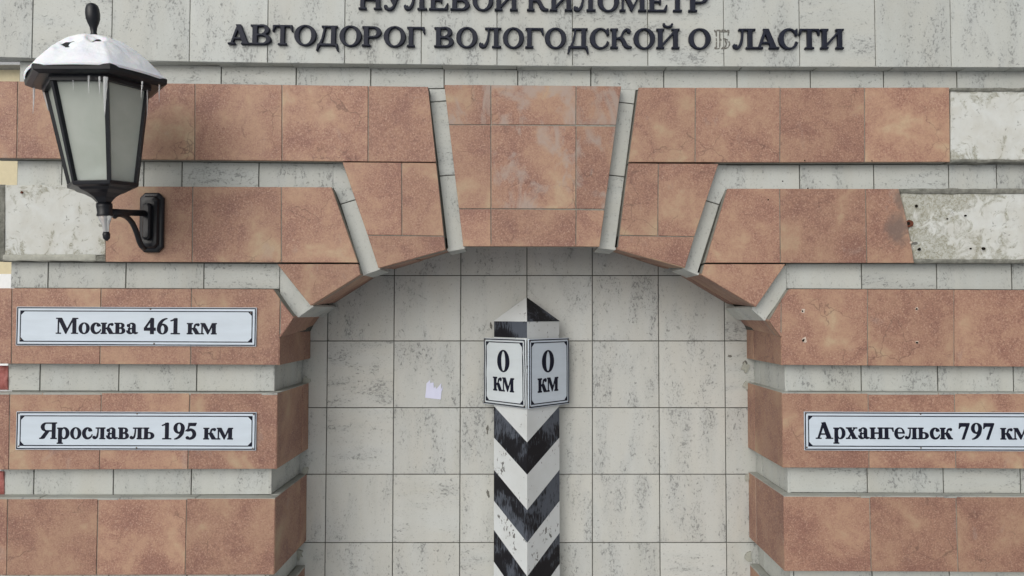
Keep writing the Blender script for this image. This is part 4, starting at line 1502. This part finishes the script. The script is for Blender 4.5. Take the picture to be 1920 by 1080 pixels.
# thin dark gap board between cap and plates
# plates: one on each visible face
def km_plate(side):
    # outer frame corners along the face direction
    yo = PY0 - 0.010                       # ridge of the plates just in front of the post
    ztop, zbot = zz(988, 635.8, yo), zz(988, 766.8, yo)
    wd = 0.262
    ht = ztop - zbot
    lab = ('weathered white plate marked 0 км on the left face of the post, slightly buckled' if side < 0
           else 'flat white plate marked 0 км on the right face of the post')
    d = Vector((side, 1, 0)).normalized()          # along the face away from the ridge
    n = Vector((side, -1, 0)).normalized()         # outward
    c = Vector((PX, yo, 0)) + d * (wd / 2 + .004) + Vector((0, 0, (ztop + zbot) / 2))
    e_ = empty('kilometre_plate', c, lab, 'sign')
    V, F = bend_plate(wd, ht, 0.004, 0.006 if side < 0 else 0.0012, 20, 26, 4.0 + side)
    link('plate', mesh_from(V, F, 'plate', True), SIGNW2 if side < 0 else SIGNW, e_, c)
    def lay(loops, name):
        me = curve_mesh(loops, 0.0003, 0, name)
        bm = bmesh.new(); bm.from_mesh(me)
        # follow the buckled sheet
        bmesh.ops.subdivide_edges(bm, edges=[e for e in bm.edges if e.calc_length() > .02], cuts=8)
        for v in bm.verts:
            v.co.z += -noise.noise(Vector((v.co.x * 6 + 4.0 + side, v.co.y * 9, 4.0 + side))) * (0.006 if side < 0 else 0.0012)
        bm.to_mesh(me); bm.free()
        o = link(name, me, INK, e_, c + Vector((0, -0.0048, 0)))
        o.rotation_euler = UPRIGHT
    lay(ring(-wd / 2 + .003, -ht / 2 + .003, wd / 2 - .003, ht / 2 - .003, .0048), 'outer_border')
    lay(inner_frame(-wd / 2 + .015, -ht / 2 + .015, wd / 2 - .015, ht / 2 - .015, .004, .016), 'inner_border')
    cen = -0.004 if side < 0 else -0.010
    # condensed zero
    def ellp(rx, ry, cy): return [(cen + rx * math.cos(i / 40 * 2 * math.pi), cy + ry * math.sin(i / 40 * 2 * math.pi)) for i in range(40)]
    lay([ellp(.0385, .0485, .048), [(p[0], p[1]) for p in ellp(.0125, .042, .048)][::-1]], 'numeral')
    lp, tw = text_loops('км', 'times', spacing=.03)
    k_ = .128 / tw
    lay([[(cen + p[0] * k_ - .064, p[1] * .083 - .082) for p in l] for l in lp], 'lettering')
    for sx_, sz_ in ((-1, 1), (1, 1), (-1, -1), (1, -1)):
        screw(sx_ * (wd / 2 - .009), sz_ * (ht / 2 - .010), e_, c + Vector((0, -.005, 0)), .0032)
    e_.rotation_euler = (0, 0, math.atan2(side * d.y, side * d.x) if side > 0 else math.atan2(-d.y, -d.x))
    return e_
km_plate(-1)
km_plate(1)
# wooden packing behind the plates joins them to the post
verts, faces, mats = [], [], []

# ------------------------------------------------------------------ torn scrap of paper on the niche wall
yp = YN - .0035
sc_px = [(799.5, 719), (806, 712.5), (806.5, 718), (813, 717), (813.5, 728), (816, 724), (818, 729), (821, 726), (826, 720), (827.5, 718), (827, 730), (829.8, 724), (829.5, 731), (828, 733), (826.5, 749), (811, 747.5), (797, 745.5), (798.5, 733)]
pts = [W(*p, yp) for p in sc_px]
c = sum(pts, Vector()) / len(pts)
prism([xz(p) for p in pts], yp, yp + .0012, 'paper_scrap', PAPER, None)
tag(bpy.data.objects['paper_scrap'], 'torn white paper scrap stuck to the niche wall left of the post', 'paper')

# ------------------------------------------------------------------ wall lantern
LX = W(283, 418, 0).x
LY = -0.325
def LP(py): return EYE + (589 - py) * (DIST + LY) / FPX
lz0 = LP(385)
lamp = empty('wall_lantern', (LX, 0, LP(418)), 'black six-sided wall lantern with frosted panes on a scrolled bracket', 'lantern')
TILT = Matrix.Rotation(rad(3.6), 4, 'X') @ Matrix.Rotation(rad(-2.6), 4, 'Y')
PIV = Vector((LX, LY, LP(400)))
ANG0 = rad(9.4)
def hexpt(r, z, k, a0=ANG0, n=6):
    a = a0 + k * 2 * math.pi / n
    return Vector((r * math.cos(a), r * math.sin(a), z))
def tl(v):               # lantern-local (z absolute) -> world, with the lean of the lantern
    return TILT @ (Vector((v[0], v[1], v[2] - PIV.z))) + PIV
def lathe(profile, name, mat, parent, n=6, a0=ANG0, smooth=False, capb=True, capt=True, tilt=True):
    V, F = [], []
    for r, z in profile:
        for k in range(n):
            p = hexpt(r, z, k, a0, n)
            V.append(tl(p) if tilt else Vector((p.x + LX, p.y + LY, p.z)))
    for j in range(len(profile) - 1):
        for k in range(n):
            k2 = (k + 1) % n
            F.append([j * n + k, j * n + k2, (j + 1) * n + k2, (j + 1) * n + k])
    if capb: F.append([k for k in range(n)][::-1])
    if capt: F.append([(len(profile) - 1) * n + k for k in range(n)])
    o_ = PIV
    me = mesh_from([v - o_ for v in V], F, name, smooth)
    bm = bmesh.new(); bm.from_mesh(me); bmesh.ops.recalc_face_normals(bm, faces=bm.faces)
    if not smooth: bmesh.ops.bevel(bm, geom=[e for e in bm.edges], offset=.0012, segments=1, affect='EDGES', clamp_overlap=True)
    bm.to_mesh(me); bm.free()
    return link(name, me, mat, parent, o_)
zb, ztp = LP(346), LP(168)
RB, RT = 0.104, 0.160
RBR = 0.232
ZBR = LP(150)
ZAP = LP(80)
lathe([(.018, LP(383)), (.022, LP(381)), (.028, LP(376)), (.040, LP(369)), (.062, LP(362)), (.088, LP(357)), (.096, LP(353)), (.117, LP(350)), (.119, LP(344)), (.108, LP(342))], 'base_cap', BLACKMETAL, lamp)
lathe([(.026, LP(404)), (.027, LP(402)), (.024, LP(398)), (.026, LP(386)), (.026, LP(380))], 'collar', BLACKMETAL, lamp, n=16, smooth=True)
roof = lathe([(RBR - .02, ZBR - .022), (RBR, ZBR - .014), (RBR + .002, ZBR + .004), (RBR - .012, ZBR + .012), (.150, ZBR + .076), (.09, ZBR + .120), (.045, ZAP + .009), (.02, ZAP + .012)], 'roof', BLACKMETAL, lamp)
lathe([(RT + .018, ztp - .004), (RT + .020, ztp + .02), (RT + .006, ZBR - .01), (RBR - .02, ZBR - .0225)], 'top_rim', BLACKMETAL, lamp, capb=True, capt=False)
lathe([(r_, ZAP + z_ * 1.06) for r_, z_ in ((.022, .004), (.024, .012), (.013, .022), (.0095, .036), (.012, .052), (.018, .066), (.0225, .080), (.0235, .098), (.022, .112), (.019, .122), (.012, .129), (.003, .131))],
      'finial', BLACKMETAL, lamp, n=20, smooth=True)
# panes and glazing bars
def bar(p, q, wdt, name, parent, mat=BLACKMETAL, n=4, w2=None):
    d = (q - p).normalized()
    u = d.cross(Vector((0, 0, 1))) if abs(d.z) < .99 else d.cross(Vector((0, 1, 0)))
    u.normalize(); v = d.cross(u)
    w2 = w2 or wdt
    V = []
    for pt_, ww in ((p, wdt), (q, w2)):
        for k in range(n):
            a = (k + .5) * 2 * math.pi / n
            V.append(pt_ + u * math.cos(a) * ww + v * math.sin(a) * ww)
    F = [[k, (k + 1) % n, n + (k + 1) % n, n + k] for k in range(n)] + [list(range(n))[::-1], list(range(n, 2 * n))]
    c_ = (p + q) / 2
    return link(name, mesh_from([v_ - c_ for v_ in V], F, name, n > 6), mat, parent, c_)
for k in range(6):
    b0, b1 = hexpt(RB, zb, k), hexpt(RB, zb, k + 1)
    t0, t1 = hexpt(RT, ztp, k), hexpt(RT, ztp, k + 1)
    cc_ = [tl(v) for v in (b0, b1, t1, t0)]
    n_ = (cc_[1] - cc_[0]).cross(cc_[3] - cc_[0]).normalized()
    mid_ = sum(cc_, Vector()) / 4
    if n_.dot(mid_ - Vector((PIV.x, PIV.y, mid_.z))) < 0: n_ = -n_
    tile(cc_, n_, 'glass_pane', GLASS, lamp, gap=0.008, thick=.003, bev=.0004, jit=0)
    bar(tl(hexpt(RB + .004, zb - .003, k)), tl(hexpt(RT + .004, ztp + .004, k)), .0085, 'glazing_bar', lamp, w2=.0095)
# snow drifted in on the lantern floor
V, F = [], []
N = 36
def drift_r(a, h):
    r_ = RB + (RT - RB) * h / (ztp - zb)
    b_ = (a - ANG0) % (math.pi / 3)
    return (r_ * math.cos(math.pi / 6) - .0045) / math.cos(b_ - math.pi / 6)
def drift_h(a): return .030 + .024 * math.cos(a - rad(-20)) + .008 * math.sin(a * 5 + 1) + .004 * math.sin(a * 9)
for j in range(9):
    for k in range(N):
        a = k / N * 2 * math.pi
        if j == 0: h = .002
        elif j == 1: h = max(.006, drift_h(a))
        else: h = max(.006, drift_h(a)) * (1 - .5 * ((j - 1) / 7) ** 1.3)
        q_ = 1 if j < 2 else 1 - (j - 1) / 7 * .97
        r = drift_r(a, h) * q_
        V.append(tl((r * math.cos(a), r * math.sin(a), zb + h)) - PIV)
for j in range(8):
    for k in range(N):
        F.append([j * N + k, j * N + (k + 1) % N, (j + 1) * N + (k + 1) % N, (j + 1) * N + k])
F.append([8 * N + k for k in range(N)])
F.append([k for k in range(N)][::-1])
o = link('snow_drift', mesh_from(V, F, 'snow_drift', True), SNOW, None, PIV)
tag(o, 'small snow drift behind the panes on the lantern floor', 'snow')

# snow on the roof: follows the six-sided roof, thick, with two thawed spots
V, F = [], []
NR, NA = 60, 180
def hexr(a):              # radius of a unit hexagon in direction a
    b = (a - ANG0) % (math.pi / 3)
    return math.cos(math.pi / 6) / math.cos(b - math.pi / 6)
prof = [(0.0, ZAP + .004), (.045, ZAP + .009), (.09, ZBR + .120), (.150, ZBR + .076), (RBR - .012, ZBR + .010), (RBR + .003, ZBR + .001)]
def roofz(r): return lerp_line(prof, min(r, RBR))
for j in range(NR + 1):
    q = j / NR
    for k in range(NA):
        a = k / NA * 2 * math.pi
        hx = hexr(a)
        hx = hx + (1 - hx) * .35
        r = (0.024 + (RBR - .000 - 0.024) * q)
        nn = noise.fractal(Vector((math.cos(a) * r * 18, math.sin(a) * r * 18, 2.0)), 1.0, 2.0, 4)
        th = 0.006 + .008 * math.sin(q * math.pi) + nn * .004
        if q > .9: th *= max(0.12, (1 - q) / .1)
        px_, py_ = math.cos(a) * r * hx, math.sin(a) * r * hx
        # thawed spots
        for (sx_, sy_, sr) in ((-.0235, -.1196, .023), (.052, -.082, .016)):
            du_ = (px_ - sx_) * .87 + (py_ - sy_) * .49; dv_ = (px_ - sx_) * .49 - (py_ - sy_) * .87
            dd = math.hypot(du_ * .75, dv_ * .6)
            if dd < sr * 1.6: th -= .024 * max(0, 1 - dd / (sr * 1.6)) * (1 + .4 * math.sin(px_ * 130) * math.sin(py_ * 150))
        V.append(tl((px_, py_, roofz(r) + .002 + th)) - PIV)
for j in range(NR):
    for k in range(NA):
        F.append([j * NA + k, j * NA + (k + 1) % NA, (j + 1) * NA + (k + 1) % NA, (j + 1) * NA + k])
b_ = len(V)
for k in range(NA):
    a = k / NA * 2 * math.pi
    hx = hexr(a); hx = hx + (1 - hx) * .35
    V.append(tl((math.cos(a) * (RBR - .004) * hx, math.sin(a) * (RBR - .004) * hx, ZBR - .001)) - PIV)
for k in range(NA): F.append([NR * NA + k, NR * NA + (k + 1) % NA, b_ + (k + 1) % NA, b_ + k])
me = mesh_from(V, F, 'roof_snow', True)
bm = bmesh.new(); bm.from_mesh(me); bmesh.ops.recalc_face_normals(bm, faces=bm.faces); bm.to_mesh(me); bm.free()
o = link('snow_layer', me, SNOW, None, PIV)
tag(o, 'thick snow lying on the sloping roof of the lantern', 'snow')

# bracket: back plate, arm, scroll
bp = empty
def octo(w_, h_, c_):
    return [(-w_ + c_, -h_), (w_ - c_, -h_), (w_, -h_ + c_), (w_, h_ - c_), (w_ - c_, h_), (-w_ + c_, h_), (-w_, h_ - c_), (-w_, -h_ + c_)]
BX = LX + 0.012
BZ = LP(418) - .0
BZ = W(283, 418, 0).z
def stack(levels, name, parent, origin):
    V, F = [], []
    for (w_, h_, c_, y_) in levels:
        for p in octo(w_, h_, c_): V.append(Vector((p[0], y_, p[1])))
    for j in range(len(levels) - 1):
        for k in range(8):
            F.append([j * 8 + k, (j + 1) * 8 + k, (j + 1) * 8 + (k + 1) % 8, j * 8 + (k + 1) % 8])
    F.append([(len(levels) - 1) * 8 + k for k in range(8)])
    F.append([k for k in range(8)][::-1])
    me = mesh_from(V, F, name)
    bm = bmesh.new(); bm.from_mesh(me); bmesh.ops.recalc_face_normals(bm, faces=bm.faces)
    bmesh.ops.bevel(bm, geom=list(bm.edges), offset=.001, segments=1, affect='EDGES', clamp_overlap=True)
    bm.to_mesh(me); bm.free()
    return link(name, me, BLACKMETAL, parent, origin)
stack([(.047, .118, .020, 0), (.047, .118, .020, -.012), (.043, .113, .018, -.017), (.036, .104, .015, -.019), (.032, .098, .013, -.034), (.022, .085, .010, -.036)], 'back_plate', lamp, Vector((BX - .004, -.001, BZ)))
stack([(.015, .072, .008, -.036), (.015, .072, .008, -.052), (.010, .064, .005, -.057)], 'back_ridge', lamp, Vector((BX - .004, -.001, BZ)))
bar(Vector((LX, -.03, W(283, 402, 0).z)), Vector((LX, LY + .01, LP(395))), .0125, 'arm', lamp, n=14, w2=.0115)
def tube(pts, radii, name, parent, mat, n=12):
    V, F = [], []
    for i, p in enumerate(pts):
        d = (pts[min(i + 1, len(pts) - 1)] - pts[max(i - 1, 0)]).normalized()
        u = d.cross(Vector((1, 0, 0))).normalized(); v = d.cross(u)
        for k in range(n):
            a = k / n * 2 * math.pi
            V.append(p + (u * math.cos(a) + v * math.sin(a)) * radii[i])
    for i in range(len(pts) - 1):
        for k in range(n): F.append([i * n + k, i * n + (k + 1) % n, (i + 1) * n + (k + 1) % n, (i + 1) * n + k])
    F.append(list(range(n))[::-1]); F.append([(len(pts) - 1) * n + k for k in range(n)])
    c_ = pts[len(pts) // 2].copy()
    me = mesh_from([x - c_ for x in V], F, name, True)
    bm = bmesh.new(); bm.from_mesh(me); bmesh.ops.recalc_face_normals(bm, faces=bm.faces); bm.to_mesh(me); bm.free()
    return link(name, me, mat, parent, c_)
pts = []
for px_, py_ in ((214, 407), (217, 403.5), (222, 402), (228, 402.5), (235, 405.5), (242, 411), (248, 418), (252, 426), (256, 435), (259, 444), (262, 453), (266, 461), (271, 466)):
    y_ = 685 * DIST / (968 - px_) - DIST
    pts.append(Vector((LX, y_, W(px_, py_, y_).z)))
tube(pts, [.008, .009, .0095] + [.010] * 10, 'scroll', lamp, BLACKMETAL)
# frozen drip with dark lamp tip under the collar
tube([tl((0, 0, LP(403))), tl((0, 0, LP(411))), tl((.001, 0, LP(420))), tl((.001, 0, LP(432))), tl((.001, 0, LP(436)))], [.024, .019, .012, .0095, .009], 'frozen_drip', None, ICE)
tag(bpy.data.objects['frozen_drip'], 'clear frozen drip under the collar of the lantern', 'ice')
tube([tl((.001, 0, LP(434))), tl((.001, 0, LP(438))), tl((.001, 0, LP(446))), tl((.001, 0, LP(451)))], [.010, .0125, .011, .003], 'bottom_knob', lamp, BLACKMETAL)
tube([tl((.001, 0, LP(404))), tl((.001, 0, LP(434)))], [.004, .004], 'knob_rod', lamp, BLACKMETAL, n=8)

# icicles along the roof edge: (pixel x, top y, length px, radius mm, how near the camera)
def icicle(px_, py_, ln, r, dy, lab):
    p = W(px_, py_, LY + dy)
    k = (DIST + LY + dy) / FPX
    L_ = ln * k
    P_, R_ = [], []
    for i in range(9):
        t = i / 8
        P_.append(p + Vector((math.sin(t * 3 + px_) * .0012, math.cos(t * 2.3) * .0008, .006 - (L_ + .006) * t)))
        R_.append(max(.0004, r * (1 - t) ** .75 * (1 + .12 * math.sin(t * 22 + px_))))
    o = tube(P_, R_, 'icicle', None, ICE, 8)
    tag(o, lab, 'icicle', 'icicles hanging from the lantern roof')
IC = [(63, 163, 52, .0042, -.06, 'long thin icicle at the left corner of the lantern roof, clear of the glass'),
      (137, 146, 24, .0025, -.18, 'short icicle over the left-hand front pane, leftmost of three'),
      (167, 145, 31, .0035, -.19, 'middle one of three slim icicles over the left-hand front pane'),
      (187, 147, 33, .0035, -.20, 'slim icicle just left of the thick one on the lantern'),
      (198, 148, 74, .0075, -.20, 'thickest and longest icicle, in front of the middle glazing bar'),
      (266, 156, 30, .0028, -.13, 'short icicle over the right-hand front pane'),
      (299, 162, 30, .0030, -.02, 'thin icicle at the right corner of the lantern roof'),
      (276, 172, 54, .0022, -.03, 'faint long icicle just right of the lantern glass')]
for a in IC: icicle(*a)
# frozen sheet of ice at the left top corner of the glass
tube([W(86, 160, LY - .02), W(87, 175, LY - .02), W(89, 192, LY - .02), W(91, 208, LY - .02)], [.012, .011, .006, .001], 'ice_lump', None, ICE)
tag(bpy.data.objects['ice_lump'], 'wavy lump of ice down the left edge of the lantern glass', 'ice')

# ------------------------------------------------------------------ ground and the house seen past the left edge
def ground():
    V, F = [], []
    n = 90
    for j in range(n + 1):
        for i in range(n + 1):
            u = (i / n * 2 - 1); v = (j / n * 2 - 1)
            x = math.copysign(abs(u) ** 2.4 * 200, u); y = math.copysign(abs(v) ** 2.4 * 200, v)
            near = math.exp(-((x * x + y * y) / 60))
            V.append((x, y, -0.01 + noise.noise(Vector((x * 1.3, y * 1.3, 0))) * .02 * near))
    for j in range(n):
        for i in range(n):
            a = j * (n + 1) + i
            F.append([a, a + 1, a + n + 2, a + n + 1])
    o = link('ground', mesh_from(V, F, 'ground', True), OLDSNOW, None, (0, 0, 0))
    tag(o, kind='structure', label='snow covered ground in front of the monument')
ground()

PV = prism([(-9, 0.0), (11, 0.0), (11, .012), (-9, .012)], -7.5, 2.0, 'pavement', PAVING, None)  # out of view, added to control the light bounced up under the arch
tag(PV, kind='structure', label='unseen pale pavement added to bounce light up at the monument')

HB = 17.0
house = empty('yellow_house', (-16.0, HB, 0), 'pale yellow house front glimpsed beyond the left edge of the monument', 'house')
def box(x0, x1, y0, y1, z0, z1, name, mat, parent):
    return prism([(x0, z0), (x1, z0), (x1, z1), (x0, z1)], y0, y1, name, mat, parent)
zs = W(10, 514, HB).z
box(-27, -8, HB, HB + 9, 0, 8.5, 'wall', YELLOW, house)
box(-27.05, -7.95, HB - .08, HB, zs - .55, zs, 'string_course', TRIM, house)
box(-27.05, -7.95, HB - .12, HB, 0, .9, 'plinth', TRIM, house)
rf = box(-27.4, -7.6, HB - .4, HB + 9.4, 8.5, 8.75, 'roof', ROOF, house)
for fl in (1.3, 5.3):
    for i in range(6):
        x = -26 + i * 2.55
        wn = box(x - .08, x + 1.18, HB - .06, HB - .002, fl - .1, fl + 1.9 - .3, 'window', TRIM, house)
        box(x, x + .52, HB - .07, HB - .061, fl, fl + 1.5, 'pane', PANE, wn)
        box(x + .58, x + 1.1, HB - .07, HB - .061, fl, fl + 1.5, 'pane', PANE, wn)
